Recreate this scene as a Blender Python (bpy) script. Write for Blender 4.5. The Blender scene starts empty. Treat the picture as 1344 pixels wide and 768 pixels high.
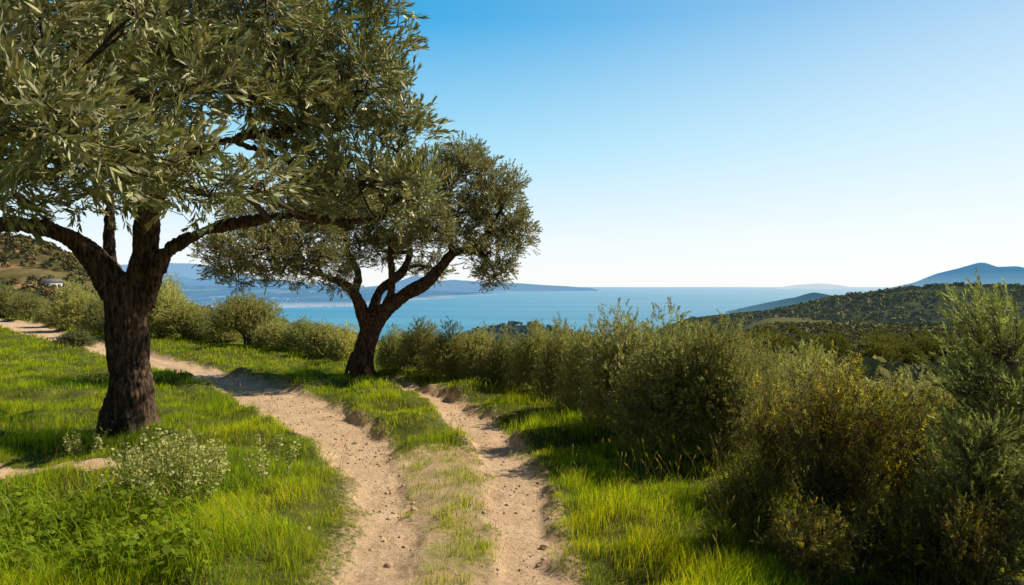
import bpy, math, random
import numpy as np
from mathutils import Vector

random.seed(7)
rng = np.random.default_rng(11)
R = math.radians
scene = bpy.context.scene
col = scene.collection
CAM_H, F, HX, HY = 1.7, 960.0, 672.0, 376.0     # eye height, focal length in photo pixels, principal column, horizon row


def at(px, py, Y):
    return np.array([(px - HX) / F * Y, Y, CAM_H - (py - HY) / F * Y])


def on_flat(px, py):
    Y = CAM_H * F / (py - HY)
    return np.array([(px - HX) / F * Y, Y])


# ---------------------------------------------------------------- noise
_perm = rng.permutation(256)
_perm = np.concatenate([_perm, _perm, _perm])
_grad = rng.normal(size=(256, 3))
_grad /= np.linalg.norm(_grad, axis=1)[:, None]


def pnoise(p):
    p = np.asarray(p, float)
    i = np.floor(p).astype(int)
    f = p - i
    i &= 255
    u = f * f * f * (f * (f * 6 - 15) + 10)
    out = 0
    for dx in (0, 1):
        wx = u[:, 0] if dx else 1 - u[:, 0]
        for dy in (0, 1):
            wy = u[:, 1] if dy else 1 - u[:, 1]
            for dz in (0, 1):
                wz = u[:, 2] if dz else 1 - u[:, 2]
                h = _perm[_perm[_perm[i[:, 0] + dx] + i[:, 1] + dy] + i[:, 2] + dz]
                g = _grad[h]
                out = out + wx * wy * wz * ((f[:, 0] - dx) * g[:, 0] + (f[:, 1] - dy) * g[:, 1] + (f[:, 2] - dz) * g[:, 2])
    return out * 1.6


def n2(x, y, s, seed=0.0):
    return pnoise(np.stack([np.asarray(x) * s + 17.3, np.asarray(y) * s + 5.1, np.full(np.shape(x), seed + .37)], 1))


def sstep(a, b, x):
    t = np.clip((x - a) / (b - a), 0, 1)
    return t * t * (3 - 2 * t)


# ---------------------------------------------------------------- mesh helpers
def link_mesh(name, verts, faces, mat, parent=None, colr=None, smooth=False):
    """faces: list of int arrays (n,k)"""
    me = bpy.data.meshes.new(name)
    verts = np.ascontiguousarray(verts, np.float32)
    me.vertices.add(len(verts))
    me.vertices.foreach_set('co', verts.ravel())
    loops = np.concatenate([f.ravel() for f in faces]).astype(np.int32)
    sizes = np.concatenate([np.full(len(f), f.shape[1]) for f in faces])
    starts = np.concatenate([[0], np.cumsum(sizes)[:-1]]).astype(np.int32)
    me.loops.add(len(loops))
    me.loops.foreach_set('vertex_index', loops)
    me.polygons.add(len(sizes))
    me.polygons.foreach_set('loop_start', starts)
    if smooth:
        me.polygons.foreach_set('use_smooth', np.ones(len(sizes), bool))
    if colr is not None:
        a = me.color_attributes.new('col', 'FLOAT_COLOR', 'POINT')
        c = np.ones((len(verts), 4), np.float32)
        c[:, :colr.shape[1]] = colr
        a.data.foreach_set('color', c.ravel())
    me.update(calc_edges=True)
    me.validate()
    if mat:
        me.materials.append(mat)
    o = bpy.data.objects.new(name, me)
    col.objects.link(o)
    if parent:
        o.parent = parent
    return o


def tag(o, label=None, cat=None, group=None, kind=None):
    for k, v in (('label', label), ('category', cat), ('group', group), ('kind', kind)):
        if v:
            o[k] = v
    return o


def empty(name, loc=(0, 0, 0), rz=0.0):
    o = bpy.data.objects.new(name, None)
    o.empty_display_size = .2
    o.location = loc
    o.rotation_euler = (0, 0, rz)
    col.objects.link(o)
    return o


def copy_tree(o, parent=None):
    c = o.copy()
    col.objects.link(c)
    if parent:
        c.parent = parent
    for ch in list(o.children):
        copy_tree(ch, c)
    return c


class MB:
    def __init__(s):
        s.v, s.f, s.c, s.n = [], {}, [], 0

    def add(s, v, faces, c=None):
        v = np.asarray(v, float)
        for f in faces:
            f = np.asarray(f)
            s.f.setdefault(f.shape[1], []).append(f + s.n)
        s.v.append(v)
        s.c.append(np.tile(np.array([1, 1, 1.]), (len(v), 1)) if c is None else np.broadcast_to(np.asarray(c, float), (len(v), 3)))
        s.n += len(v)

    def tube(s, pts, rad, sides=6, c=None):
        pts = np.asarray(pts, float)
        n = len(pts)
        rad = np.broadcast_to(np.asarray(rad, float), (n,))
        t = np.gradient(pts, axis=0)
        t /= np.linalg.norm(t, axis=1)[:, None] + 1e-9
        a = np.cross(t[0], [0, 0, 1.]) if abs(t[0][2]) < .9 else np.cross(t[0], [1., 0, 0])
        V = []
        ang = np.arange(sides) * 2 * math.pi / sides
        for i in range(n):
            a = a - t[i] * np.dot(a, t[i])
            a /= np.linalg.norm(a) + 1e-9
            b = np.cross(t[i], a)
            V.append(pts[i] + rad[i] * (np.cos(ang)[:, None] * a + np.sin(ang)[:, None] * b))
        V = np.concatenate(V)
        i, k = np.meshgrid(np.arange(n - 1), np.arange(sides), indexing='ij')
        k2 = (k + 1) % sides
        q = np.stack([i * sides + k, i * sides + k2, (i + 1) * sides + k2, (i + 1) * sides + k], -1).reshape(-1, 4)
        fs = [q]
        if sides >= 3:
            fs += [np.arange(sides)[::-1][None, :], (np.arange(sides) + (n - 1) * sides)[None, :]]
        s.add(V, fs, c)

    def build(s, name, mat, parent=None, smooth=False, use_col=False):
        return link_mesh(name, np.concatenate(s.v), [np.concatenate(f) for f in s.f.values()], mat, parent,
                         np.concatenate(s.c) if use_col else None, smooth)


def spline(pts, n=8):
    """Catmull-Rom through rows of pts (any number of columns)"""
    p = np.asarray(pts, float)
    p = np.vstack([2 * p[0] - p[1], p, 2 * p[-1] - p[-2]])
    out = []
    for i in range(1, len(p) - 2):
        for t in np.linspace(0, 1, n, endpoint=False):
            out.append(.5 * (2 * p[i] + (p[i + 1] - p[i - 1]) * t + (2 * p[i - 1] - 5 * p[i] + 4 * p[i + 1] - p[i + 2]) * t * t
                             + (-p[i - 1] + 3 * p[i] - 3 * p[i + 1] + p[i + 2]) * t ** 3))
    out.append(p[-2])
    return np.array(out)


# ---------------------------------------------------------------- materials
class NT:
    def __init__(s, name):
        s.m = bpy.data.materials.new(name)
        s.m.use_nodes = True
        s.t = s.m.node_tree
        s.t.nodes.clear()
        s.out = s.n('ShaderNodeOutputMaterial')

    def n(s, typ, **kw):
        nd = s.t.nodes.new(typ)
        for k, v in kw.items():
            if k.startswith('i_'):
                nd.inputs[k[2:].replace('_', ' ')].default_value = v
            else:
                setattr(nd, k, v)
        return nd

    def l(s, a, b):
        s.t.links.new(a, b)

    def mixc(s, a, b, fac, blend='MIX'):
        nd = s.n('ShaderNodeMix', data_type='RGBA', blend_type=blend)
        for sock, v in ((nd.inputs[6], a), (nd.inputs[7], b), (nd.inputs[0], fac)):
            if hasattr(v, 'links') or hasattr(v, 'is_output'):
                s.l(v, sock)
            elif isinstance(v, (tuple, list)):
                sock.default_value = (*v, 1)
            else:
                sock.default_value = v
        return nd.outputs[2]

    def noise(s, scale, detail=4, rough=.55, vec=None, dist=0):
        nd = s.n('ShaderNodeTexNoise')
        nd.inputs['Scale'].default_value = scale
        nd.inputs['Detail'].default_value = detail
        nd.inputs['Roughness'].default_value = rough
        nd.inputs['Distortion'].default_value = dist
        if vec is not None:
            s.l(vec, nd.inputs['Vector'])
        return nd.outputs[0]

    def ramp(s, fac, stops):
        nd = s.n('ShaderNodeValToRGB')
        el = nd.color_ramp.elements
        while len(el) < len(stops):
            el.new(.5)
        for e, (p, c) in zip(el, stops):
            e.position = p
            e.color = (c, c, c, 1) if isinstance(c, (int, float)) else (*c, 1)
        s.l(fac, nd.inputs[0])
        return nd.outputs[0]

    def pos(s, scale=None):
        g = s.n('ShaderNodeNewGeometry').outputs['Position']
        if scale is None:
            return g
        mp = s.n('ShaderNodeMapping')
        mp.inputs['Scale'].default_value = scale
        s.l(g, mp.inputs['Vector'])
        return mp.outputs[0]

    def math(s, op, a, b=None):
        nd = s.n('ShaderNodeMath', operation=op)
        for i, v in enumerate((a, b)):
            if v is None:
                continue
            if isinstance(v, (int, float)):
                nd.inputs[i].default_value = v
            else:
                s.l(v, nd.inputs[i])
        return nd.outputs[0]


def mat_leaf(name, trans=.3, back=None, gloss=.12, rough=.42, objvar=.25, tb=.3):
    m = NT(name)
    c = m.n('ShaderNodeAttribute', attribute_name='col').outputs['Color']
    if objvar:
        oi = m.n('ShaderNodeObjectInfo').outputs['Random']
        v = m.n('ShaderNodeMapRange')
        m.l(oi, v.inputs[0])
        v.inputs[3].default_value = 1 - objvar
        v.inputs[4].default_value = 1 + objvar
        h = m.n('ShaderNodeHueSaturation')
        m.l(v.outputs[0], h.inputs['Value'])
        m.l(c, h.inputs['Color'])
        c = h.outputs[0]
    cb = c
    if back:
        bf = m.n('ShaderNodeNewGeometry').outputs['Backfacing']
        cb = m.mixc(c, m.mixc(c, back, .6), bf)
    d = m.n('ShaderNodeBsdfDiffuse')
    m.l(cb, d.inputs[0])
    t = m.n('ShaderNodeBsdfTranslucent')
    tc = m.mixc(c, (1.0, 1.0, tb), .85, 'MULTIPLY')
    tc2 = m.mixc(tc, (1.5, 1.5, 1.5), 1.0, 'MULTIPLY')
    m.l(tc2, t.inputs[0])
    mx = m.n('ShaderNodeMixShader')
    mx.inputs[0].default_value = trans
    m.l(d.outputs[0], mx.inputs[1])
    m.l(t.outputs[0], mx.inputs[2])
    g = m.n('ShaderNodeBsdfGlossy')
    g.inputs['Roughness'].default_value = rough
    g.inputs[0].default_value = (.95, .9, .72, 1)
    fr = m.n('ShaderNodeFresnel')
    fr.inputs[0].default_value = 1.4
    fm = m.math('MULTIPLY', fr.outputs[0], gloss)
    fm = m.math('MINIMUM', fm, .10)
    mx2 = m.n('ShaderNodeMixShader')
    m.l(fm, mx2.inputs[0])
    m.l(mx.outputs[0], mx2.inputs[1])
    m.l(g.outputs[0], mx2.inputs[2])
    m.l(mx2.outputs[0], m.out.inputs[0])
    return m.m


def mat_bark(name, dark, light, scale=1.0):
    m = NT(name)
    p = m.pos((34 * scale, 34 * scale, 6.5 * scale))
    a = m.noise(1.0, 6, .65, p, .6)
    b = m.noise(9, 5, .6, m.pos())
    f = m.ramp(a, [(.38, 0), (.60, 1)])
    c = m.mixc(dark, light, f)
    c = m.mixc(c, m.ramp(b, [(.3, .55), (.7, 1.15)]), 1.0, 'MULTIPLY')
    moss = m.ramp(m.noise(2.2, 4, .6, m.pos()), [(.55, 0), (.72, .35)])
    c = m.mixc(c, (.11, .10, .075), moss)
    bs = m.n('ShaderNodeBsdfPrincipled')
    m.l(c, bs.inputs['Base Color'])
    bs.inputs['Roughness'].default_value = .9
    bs.inputs['Specular IOR Level'].default_value = .15
    bp = m.n('ShaderNodeBump')
    bp.inputs['Strength'].default_value = .9
    bp.inputs['Distance'].default_value = .035
    m.l(a, bp.inputs['Height'])
    m.l(bp.outputs[0], bs.inputs['Normal'])
    m.l(bs.outputs[0], m.out.inputs[0])
    return m.m


def mat_plain(name, c, rough=.8, var=.3, scale=6):
    m = NT(name)
    n = m.noise(scale, 5, .6, m.n('ShaderNodeTexCoord').outputs['Object'])
    cc = m.mixc(c, m.ramp(n, [(.25, 1 - var), (.75, 1 + var)]), 1.0, 'MULTIPLY')
    bs = m.n('ShaderNodeBsdfPrincipled')
    m.l(cc, bs.inputs['Base Color'])
    bs.inputs['Roughness'].default_value = rough
    m.l(bs.outputs[0], m.out.inputs[0])
    return m.m


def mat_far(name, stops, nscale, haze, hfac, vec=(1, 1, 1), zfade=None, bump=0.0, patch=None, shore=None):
    """distant land: noise coloured ground with blue airlight mixed into the material as emission, thicker at sea level"""
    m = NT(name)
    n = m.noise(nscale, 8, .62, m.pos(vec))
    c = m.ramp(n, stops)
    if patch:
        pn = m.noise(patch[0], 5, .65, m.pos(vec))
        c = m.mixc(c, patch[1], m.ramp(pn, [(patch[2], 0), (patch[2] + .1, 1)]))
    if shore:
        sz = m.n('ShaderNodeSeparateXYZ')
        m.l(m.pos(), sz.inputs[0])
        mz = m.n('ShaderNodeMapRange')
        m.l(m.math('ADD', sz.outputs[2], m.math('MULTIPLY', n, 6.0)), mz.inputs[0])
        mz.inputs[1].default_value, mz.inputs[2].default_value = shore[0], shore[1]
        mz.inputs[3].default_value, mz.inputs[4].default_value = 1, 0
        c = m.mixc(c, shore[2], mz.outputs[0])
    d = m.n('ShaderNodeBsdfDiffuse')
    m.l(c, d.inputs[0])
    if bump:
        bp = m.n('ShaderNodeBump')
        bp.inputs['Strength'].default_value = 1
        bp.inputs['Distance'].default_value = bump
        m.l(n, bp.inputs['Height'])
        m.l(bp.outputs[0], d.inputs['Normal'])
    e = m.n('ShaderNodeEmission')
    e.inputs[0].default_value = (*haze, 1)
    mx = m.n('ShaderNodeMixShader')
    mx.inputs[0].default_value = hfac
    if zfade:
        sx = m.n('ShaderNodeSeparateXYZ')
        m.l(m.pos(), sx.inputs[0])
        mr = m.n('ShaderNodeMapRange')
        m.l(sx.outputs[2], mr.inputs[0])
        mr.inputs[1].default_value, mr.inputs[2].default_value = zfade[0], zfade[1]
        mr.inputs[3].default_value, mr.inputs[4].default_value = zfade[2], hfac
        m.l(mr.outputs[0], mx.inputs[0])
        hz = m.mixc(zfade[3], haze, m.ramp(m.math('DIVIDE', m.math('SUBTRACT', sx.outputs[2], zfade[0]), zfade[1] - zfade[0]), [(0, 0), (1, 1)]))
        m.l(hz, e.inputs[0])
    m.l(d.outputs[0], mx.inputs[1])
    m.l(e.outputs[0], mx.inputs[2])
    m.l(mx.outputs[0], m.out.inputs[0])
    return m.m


M = {}
M['olive_leaf'] = mat_leaf('olive leaf', .12, (.40, .40, .27), 1.0, .45, 0)
M['bush_leaf'] = mat_leaf('bush leaf', .3, (.34, .34, .20), .4, .5, .3, .4)
M['scrub_leaf'] = mat_leaf('scrub leaf', .35, None, .05, .5, .1)
M['grass'] = mat_leaf('grass blade', .5, None, .03, .45, 0)
M['weed'] = mat_leaf('weed leaf', .45, None, .08, .4, 0)
M['petal'] = mat_leaf('petal', .3, None, .02, .6, 0)
M['bark'] = mat_bark('olive bark', (.016, .010, .008), (.22, .142, .10))
M['twig'] = mat_plain('twig', (.055, .038, .026), .85)
M['stem'] = mat_plain('shrub stem', (.14, .10, .07), .85)
M['stone'] = mat_plain('stone', (.54, .39, .27), .9, .4, 20)


# ---------------------------------------------------------------- ground shape
# two wheel tracks of the dirt lane: rows of (x, y, half width)
def trk(rows):
    a = np.array([[*on_flat(px, py), hw] for px, py, hw in rows])
    return spline(a, 5)


TRA = trk([(-160, 412, 1.0), (0, 424, .95), (60, 439, .6), (130, 458, .5), (200, 474, .48), (262, 491, .46), (325, 507, .52), (380, 533, .52),
           (434, 566, .46), (482, 605, .32), (508, 650, .23), (506, 700, .21), (488, 768, .22), (450, 900, .25)])
TRB = trk([(505, 501, .16), (530, 508, .22), (566, 522, .27), (606, 545, .28), (637, 573, .27), (660, 605, .25), (680, 650, .24), (690, 700, .23),
           (694, 768, .23), (700, 900, .24)])
BUSH = spline(np.array([on_flat(px, py) for px, py in
                        [(-260, 412), (0, 416), (130, 434), (250, 449), (400, 468), (520, 490), (640, 509), (720, 536), (830, 584), (905, 620),
                         (965, 672), (1010, 768), (1040, 960)]]), 4)


def pl_dist(x, y, P):
    """distance to a polyline, sign (+ = right of travel direction), interpolated 3rd column"""
    best = np.full(len(x), 1e9)
    sgn = np.zeros(len(x))
    w = np.zeros(len(x))
    for i in range(len(P) - 1):
        a, b = P[i], P[i + 1]
        d = b[:2] - a[:2]
        L2 = d @ d + 1e-12
        t = np.clip(((x - a[0]) * d[0] + (y - a[1]) * d[1]) / L2, 0, 1)
        dx, dy = x - a[0] - t * d[0], y - a[1] - t * d[1]
        dd = np.hypot(dx, dy)
        k = dd < best
        best[k] = dd[k]
        sgn[k] = np.sign(d[0] * dy - d[1] * dx)[k]
        if P.shape[1] > 2:
            w[k] = (a[2] + t * (b[2] - a[2]))[k]
    return best, sgn, w


def fields(x, y):
    """track masks and signed distance beyond the shrub line"""
    x = np.asarray(x, float)
    y = np.asarray(y, float)
    wob = .10 * n2(x, y, 1.7, 1) + .10 * n2(x, y, 4.5, 2) + .02 * n2(x, y, 13, 10)
    dA, _, wA = pl_dist(x, y, TRA)
    dB, _, wB = pl_dist(x, y, TRB)
    a = 1 - sstep(-.11, .14, dA - wA + wob)
    b = 1 - sstep(-.10, .12, dB - wB + wob)
    t = np.maximum(a, b)
    dS, sg, _ = pl_dist(x, y, BUSH)
    s = dS * sg
    # worn strip between the wheel tracks, near the viewer
    yw = np.clip(y, 3, 14)
    ax = np.interp(yw, TRA[::-1, 1], TRA[::-1, 0])
    bx = np.interp(yw, TRB[::-1, 1], TRB[::-1, 0])
    u = (x - ax) / np.maximum(bx - ax, .05)
    mid = sstep(.0, .38, u + .5 * wob) * (1 - sstep(.68, 1.0, u + .5 * wob)) * (1 - sstep(6.9, 7.9, y + .35 * n2(x, y, 2, 3) + .25 * n2(x, y, 6, 9)))
    # worn, thin grass left of the left track and the bare patch by the trunk
    worn = (1 - sstep(.0, .55, dA - wA + .3 * wob)) * (1 - sstep(6.2, 7.6, y)) * (x < ax)
    c = on_flat(20, 630)
    patch = 1 - sstep(.5, 1.0, np.hypot((x - c[0]) / 1.15, (y - c[1]) / .32) + 2.6 * wob)
    return t, mid, worn, patch, s, dA - wA, dB - wB


def height(x, y, fl=None):
    x = np.asarray(x, float)
    y = np.asarray(y, float)
    t, mid, worn, patch, s, ea, eb = fl if fl is not None else fields(x, y)
    r = np.hypot(x, y)
    near = 1 - sstep(45, 90, r)
    grassy = (1 - t) * (1 - mid) * (1 - .7 * worn)
    z = near * grassy * (.055 + .07 * n2(x, y, .9, 4) + .115 * n2(x, y, 1.9, 5))
    z = z - .04 * t * near + near * mid * (.015 + .03 * n2(x, y, 2.6, 8))
    z = z + near * (.016 * n2(x, y, 4, 6) + .009 * n2(x, y, 13, 7) + .005 * n2(x, y, 34, 9)) * np.clip(t + mid + worn, .3, 1)
    # the strip between the tracks swells where the grass is thick
    bank = np.exp(-((x + 1.75) / .9) ** 2 - ((y - 9.6) / 2.0) ** 2) * .06
    z = z + bank * grassy
    # the land falls away behind the shrubs, to the sea ahead and to a valley on the right
    az = np.arctan2(x, np.maximum(y, 1e-3)) / math.pi * 180
    sp = np.maximum(s - .8, 0)
    drop = -.11 * np.minimum(sp, 230) - .085 * np.maximum(sp - 230, 0)
    val = -.11 * np.minimum(sp, 60) - .06 * np.clip(sp - 60, 0, 300) - .008 * np.clip(sp - 360, 0, 340) - .12 * np.maximum(sp - 700, 0)
    k = sstep(13, 20, az)
    drop = drop * (1 - k) + val * k
    drop = np.maximum(drop, -130) * np.where(s > .8, 1, 0)
    back = sstep(-20, -80, -np.abs(az)) * 0
    return z + drop + back


def ground_z(x, y):
    return float(height(np.array([x]), np.array([y]))[0])


# ground sheet: polar grid centred under the viewer
def build_ground():
    rr = np.concatenate([np.geomspace(.25, 3, 24)[:-1], np.geomspace(3, 16, 330)[:-1], np.geomspace(16, 60, 130)[:-1], np.geomspace(60, 6000, 110)])
    aa = np.concatenate([np.linspace(-180, -46, 40)[:-1], np.linspace(-46, 40, 420)[:-1], np.linspace(40, 180, 41)[:-1]])
    A, Rr = np.meshgrid(np.radians(aa), rr, indexing='xy')
    x, y = (Rr * np.sin(A)).ravel(), (Rr * np.cos(A)).ravel()
    fl = fields(x, y)
    z = height(x, y, fl)
    nr, na = len(rr), len(aa)
    i, k = np.meshgrid(np.arange(nr - 1), np.arange(na), indexing='ij')
    k2 = (k + 1) % na
    q = np.stack([i * na + k, (i + 1) * na + k, (i + 1) * na + k2, i * na + k2], -1).reshape(-1, 4)[:, ::-1]
    v = np.vstack([np.stack([x, y, z], 1), [[0, 0, z[0]]]])
    fan = np.stack([np.full(na, nr * na), np.arange(na), (np.arange(na) + 1) % na], 1)[:, ::-1]
    t, mid, worn, patch, s = fl[:5]
    edgef = 1 - sstep(0, .32, np.minimum(fl[5], fl[6]))
    dirt = np.clip(np.maximum.reduce([t, mid * .95, worn * .5, patch, edgef * .5]), 0, 1)
    c = np.stack([dirt, np.clip(mid * .9 + worn * .8, 0, 1) * (1 - t), sstep(.2, 3, s)], 1)
    c = np.vstack([c, [[0, 0, 0]]])
    m = NT('earth')
    at_ = m.n('ShaderNodeAttribute', attribute_name='col').outputs['Color']
    sp = m.n('ShaderNodeSeparateColor')
    m.l(at_, sp.inputs[0])
    P = m.pos()
    n1, n2_, n3 = m.noise(3, 6, .6, P), m.noise(28, 6, .7, P), m.noise(110, 4, .7, P)
    dirt_c = m.mixc((.70, .475, .30), (.86, .64, .435), m.ramp(n1, [(.3, 0), (.7, 1)]))
    dirt_c = m.mixc(dirt_c, m.ramp(n2_, [(.28, .6), (.5, 1), (.75, 1.15)]), 1, 'MULTIPLY')
    dirt_c = m.mixc(dirt_c, m.ramp(n3, [(.3, .6), (.5, 1), (.8, 1.15)]), .8, 'MULTIPLY')
    worn_c = m.mixc((.40, .31, .13), (.17, .21, .03), m.ramp(m.noise(9, 5, .7, P), [(.4, 0), (.6, 1)]))
    dirt_c = m.mixc(dirt_c, worn_c, m.math('MULTIPLY', sp.outputs[1], m.ramp(n1, [(.35, .2), (.65, .75)])))
    soil = m.mixc((.07, .09, .018), (.17, .19, .035), m.ramp(m.noise(5, 5, .7, P), [(.35, 0), (.65, 1)]))
    edge = m.ramp(m.math('ADD', sp.outputs[0], m.math('MULTIPLY', m.math('SUBTRACT', n2_, .5), .9)), [(.38, 0), (.6, 1)])
    c1 = m.mixc(soil, dirt_c, edge)
    far = m.mixc((.11, .115, .035), (.125, .12, .042), m.ramp(m.noise(.35, 6, .6, P), [(.4, 0), (.62, 1)]))
    c1 = m.mixc(c1, far, sp.outputs[2])
    b = m.n('ShaderNodeBsdfPrincipled')
    b.inputs['Roughness'].default_value = .95
    b.inputs['Specular IOR Level'].default_value = .1
    m.l(c1, b.inputs['Base Color'])
    bp = m.n('ShaderNodeBump')
    bp.inputs['Strength'].default_value = .9
    bp.inputs['Distance'].default_value = .03
    m.l(m.math('ADD', n2_, m.math('MULTIPLY', n3, .5)), bp.inputs['Height'])
    m.l(bp.outputs[0], b.inputs['Normal'])
    m.l(b.outputs[0], m.out.inputs[0])
    o = link_mesh('ground', v, [q, fan], m.m, colr=c, smooth=True)
    tag(o, 'earth ground with two worn sandy wheel tracks through it', None, None, 'structure')


build_ground()

# ---------------------------------------------------------------- sea
SEA = -80.0


def build_sea():
    ys = np.concatenate([[250], np.geomspace(500, 90000, 60)])
    xs = np.linspace(-1.4, 1.4, 40)
    X, Y = np.meshgrid(xs, ys)
    X = X * (Y + 300)
    v = np.stack([X.ravel(), Y.ravel(), np.full(X.size, SEA)], 1)
    n, k = len(ys), len(xs)
    i, j = np.meshgrid(np.arange(n - 1), np.arange(k - 1), indexing='ij')
    q = np.stack([i * k + j, i * k + j + 1, (i + 1) * k + j + 1, (i + 1) * k + j], -1).reshape(-1, 4)
    m = NT('sea water')
    sx = m.n('ShaderNodeSeparateXYZ')
    m.l(m.pos(), sx.inputs[0])
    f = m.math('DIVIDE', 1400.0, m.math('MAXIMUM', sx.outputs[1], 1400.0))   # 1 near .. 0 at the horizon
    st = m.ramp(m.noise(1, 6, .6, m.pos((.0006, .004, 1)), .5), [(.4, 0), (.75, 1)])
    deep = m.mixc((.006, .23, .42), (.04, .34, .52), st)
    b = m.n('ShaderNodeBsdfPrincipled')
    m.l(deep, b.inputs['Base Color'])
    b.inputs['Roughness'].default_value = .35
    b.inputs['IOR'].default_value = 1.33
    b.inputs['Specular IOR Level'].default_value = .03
    e = m.n('ShaderNodeEmission')  # haze painted onto the water as emission, stronger with distance
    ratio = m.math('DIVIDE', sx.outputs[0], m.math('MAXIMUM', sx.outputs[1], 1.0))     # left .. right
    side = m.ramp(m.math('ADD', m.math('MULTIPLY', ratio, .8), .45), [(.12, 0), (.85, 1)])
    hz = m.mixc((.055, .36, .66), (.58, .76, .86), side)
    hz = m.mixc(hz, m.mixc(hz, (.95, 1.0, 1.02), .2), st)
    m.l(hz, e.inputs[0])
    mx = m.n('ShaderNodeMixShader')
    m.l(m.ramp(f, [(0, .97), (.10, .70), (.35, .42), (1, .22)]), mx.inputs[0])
    m.l(b.outputs[0], mx.inputs[1])
    m.l(e.outputs[0], mx.inputs[2])
    m.l(mx.outputs[0], m.out.inputs[0])
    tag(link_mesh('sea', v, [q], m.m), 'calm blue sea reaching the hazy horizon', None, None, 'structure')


build_sea()


# ---------------------------------------------------------------- hills and far shores
def hill(name, label, crest, mat, Yf, Yc, zf=SEA - 2, front=None, amp=0, nsc=.01, nu=220, nv=46, power=1.0, seed=0.0, back=1.5):
    """heightfield running from a foot line to a crest line; returns a sampler for things standing on it"""
    cr = np.array(crest, float)
    u = np.linspace(cr[0, 0], cr[-1, 0], nu)
    cpy = np.interp(u, cr[:, 0], cr[:, 1])
    k = np.hanning(9)
    cpy = np.convolve(np.pad(cpy, 4, 'edge'), k / k.sum(), 'valid')
    if front is not None:
        fr = np.array(front, float)
        yf = np.interp(u, fr[:, 0], CAM_H * 0 + (CAM_H - SEA) * F / (fr[:, 1] - HY))
    else:
        yf = np.full(nu, float(Yf))
    vv = np.concatenate([np.linspace(0, 1, nv), np.linspace(1, back, 9)[1:]])
    U, V = np.meshgrid(u, vv)
    YF, CP = np.broadcast_to(yf, U.shape), np.broadcast_to(cpy, U.shape)
    Y = YF + (Yc - YF) * V
    X = (U - HX) / F * Y
    zc = CAM_H - (CP - HY) / F * Yc
    zfc = np.minimum(zf, zc - 6)
    zb = min(zf, SEA - 5)
    Z = np.where(V <= 1, zfc + (zc - zfc) * np.sin(np.clip(V, 0, 1) * math.pi / 2) ** power, zc + (zb - zc) * (np.maximum(V - 1, 0) / (back - 1)) ** 2)
    if amp:
        x, y = X.ravel(), Y.ravel()
        nz = n2(x, y, nsc, seed) + .5 * n2(x, y, nsc * 2.1, seed + 3) + .25 * n2(x, y, nsc * 4.3, seed + 5)
        Z = Z + amp * (nz.reshape(U.shape)) * np.clip(np.sin(np.clip(V, 0, 1.2) * math.pi * .8), .12, 1)
    n, kk = U.shape
    i, j = np.meshgrid(np.arange(n - 1), np.arange(kk - 1), indexing='ij')
    q = np.stack([i * kk + j, i * kk + j + 1, (i + 1) * kk + j + 1, (i + 1) * kk + j], -1).reshape(-1, 4)
    o = link_mesh(name, np.stack([X.ravel(), Y.ravel(), Z.ravel()], 1), [q], mat, smooth=True)
    tag(o, label, None, None, 'structure')

    def sample(fu, fv):
        a = np.clip(fu * (kk - 1), 0, kk - 1.001)
        b = np.clip(fv * (nv - 1), 0, n - 1.001)
        a0, b0 = a.astype(int), b.astype(int)
        fa, fb = a - a0, b - b0
        g = lambda G: ((G[b0, a0] * (1 - fa) + G[b0, a0 + 1] * fa) * (1 - fb) + (G[b0 + 1, a0] * (1 - fa) + G[b0 + 1, a0 + 1] * fa) * fb)
        return np.stack([g(X), g(Y), g(Z)], 1)
    return sample


H_BLUE = (.10, .29, .56)
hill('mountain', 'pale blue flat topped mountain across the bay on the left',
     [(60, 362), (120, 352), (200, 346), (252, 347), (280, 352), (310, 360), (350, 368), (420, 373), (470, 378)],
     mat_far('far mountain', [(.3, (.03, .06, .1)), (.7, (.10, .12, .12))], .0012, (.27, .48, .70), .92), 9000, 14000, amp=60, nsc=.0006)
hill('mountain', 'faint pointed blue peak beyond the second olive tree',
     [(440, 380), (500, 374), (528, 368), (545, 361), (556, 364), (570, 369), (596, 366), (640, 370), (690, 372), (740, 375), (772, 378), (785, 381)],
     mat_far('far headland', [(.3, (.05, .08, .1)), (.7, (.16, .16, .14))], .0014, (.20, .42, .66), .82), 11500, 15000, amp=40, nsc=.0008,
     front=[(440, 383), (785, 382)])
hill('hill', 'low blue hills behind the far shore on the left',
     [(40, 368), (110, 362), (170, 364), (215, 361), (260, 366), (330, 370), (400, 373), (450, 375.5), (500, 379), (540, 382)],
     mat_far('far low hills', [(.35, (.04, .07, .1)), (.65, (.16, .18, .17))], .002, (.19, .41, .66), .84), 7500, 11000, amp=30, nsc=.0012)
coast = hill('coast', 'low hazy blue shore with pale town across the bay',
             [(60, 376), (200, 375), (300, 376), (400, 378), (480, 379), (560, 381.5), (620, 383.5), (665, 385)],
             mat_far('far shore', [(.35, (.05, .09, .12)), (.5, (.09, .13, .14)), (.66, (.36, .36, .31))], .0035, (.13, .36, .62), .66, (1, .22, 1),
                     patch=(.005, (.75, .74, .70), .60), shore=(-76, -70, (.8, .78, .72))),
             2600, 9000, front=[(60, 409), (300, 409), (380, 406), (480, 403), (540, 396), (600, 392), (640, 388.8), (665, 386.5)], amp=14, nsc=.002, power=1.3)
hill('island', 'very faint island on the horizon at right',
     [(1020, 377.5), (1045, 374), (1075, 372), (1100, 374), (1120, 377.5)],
     mat_far('faint island', [(.3, (.2, .25, .3)), (.7, (.2, .25, .3))], .001, (.62, .73, .80), .95), 26000, 30000)
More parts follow.
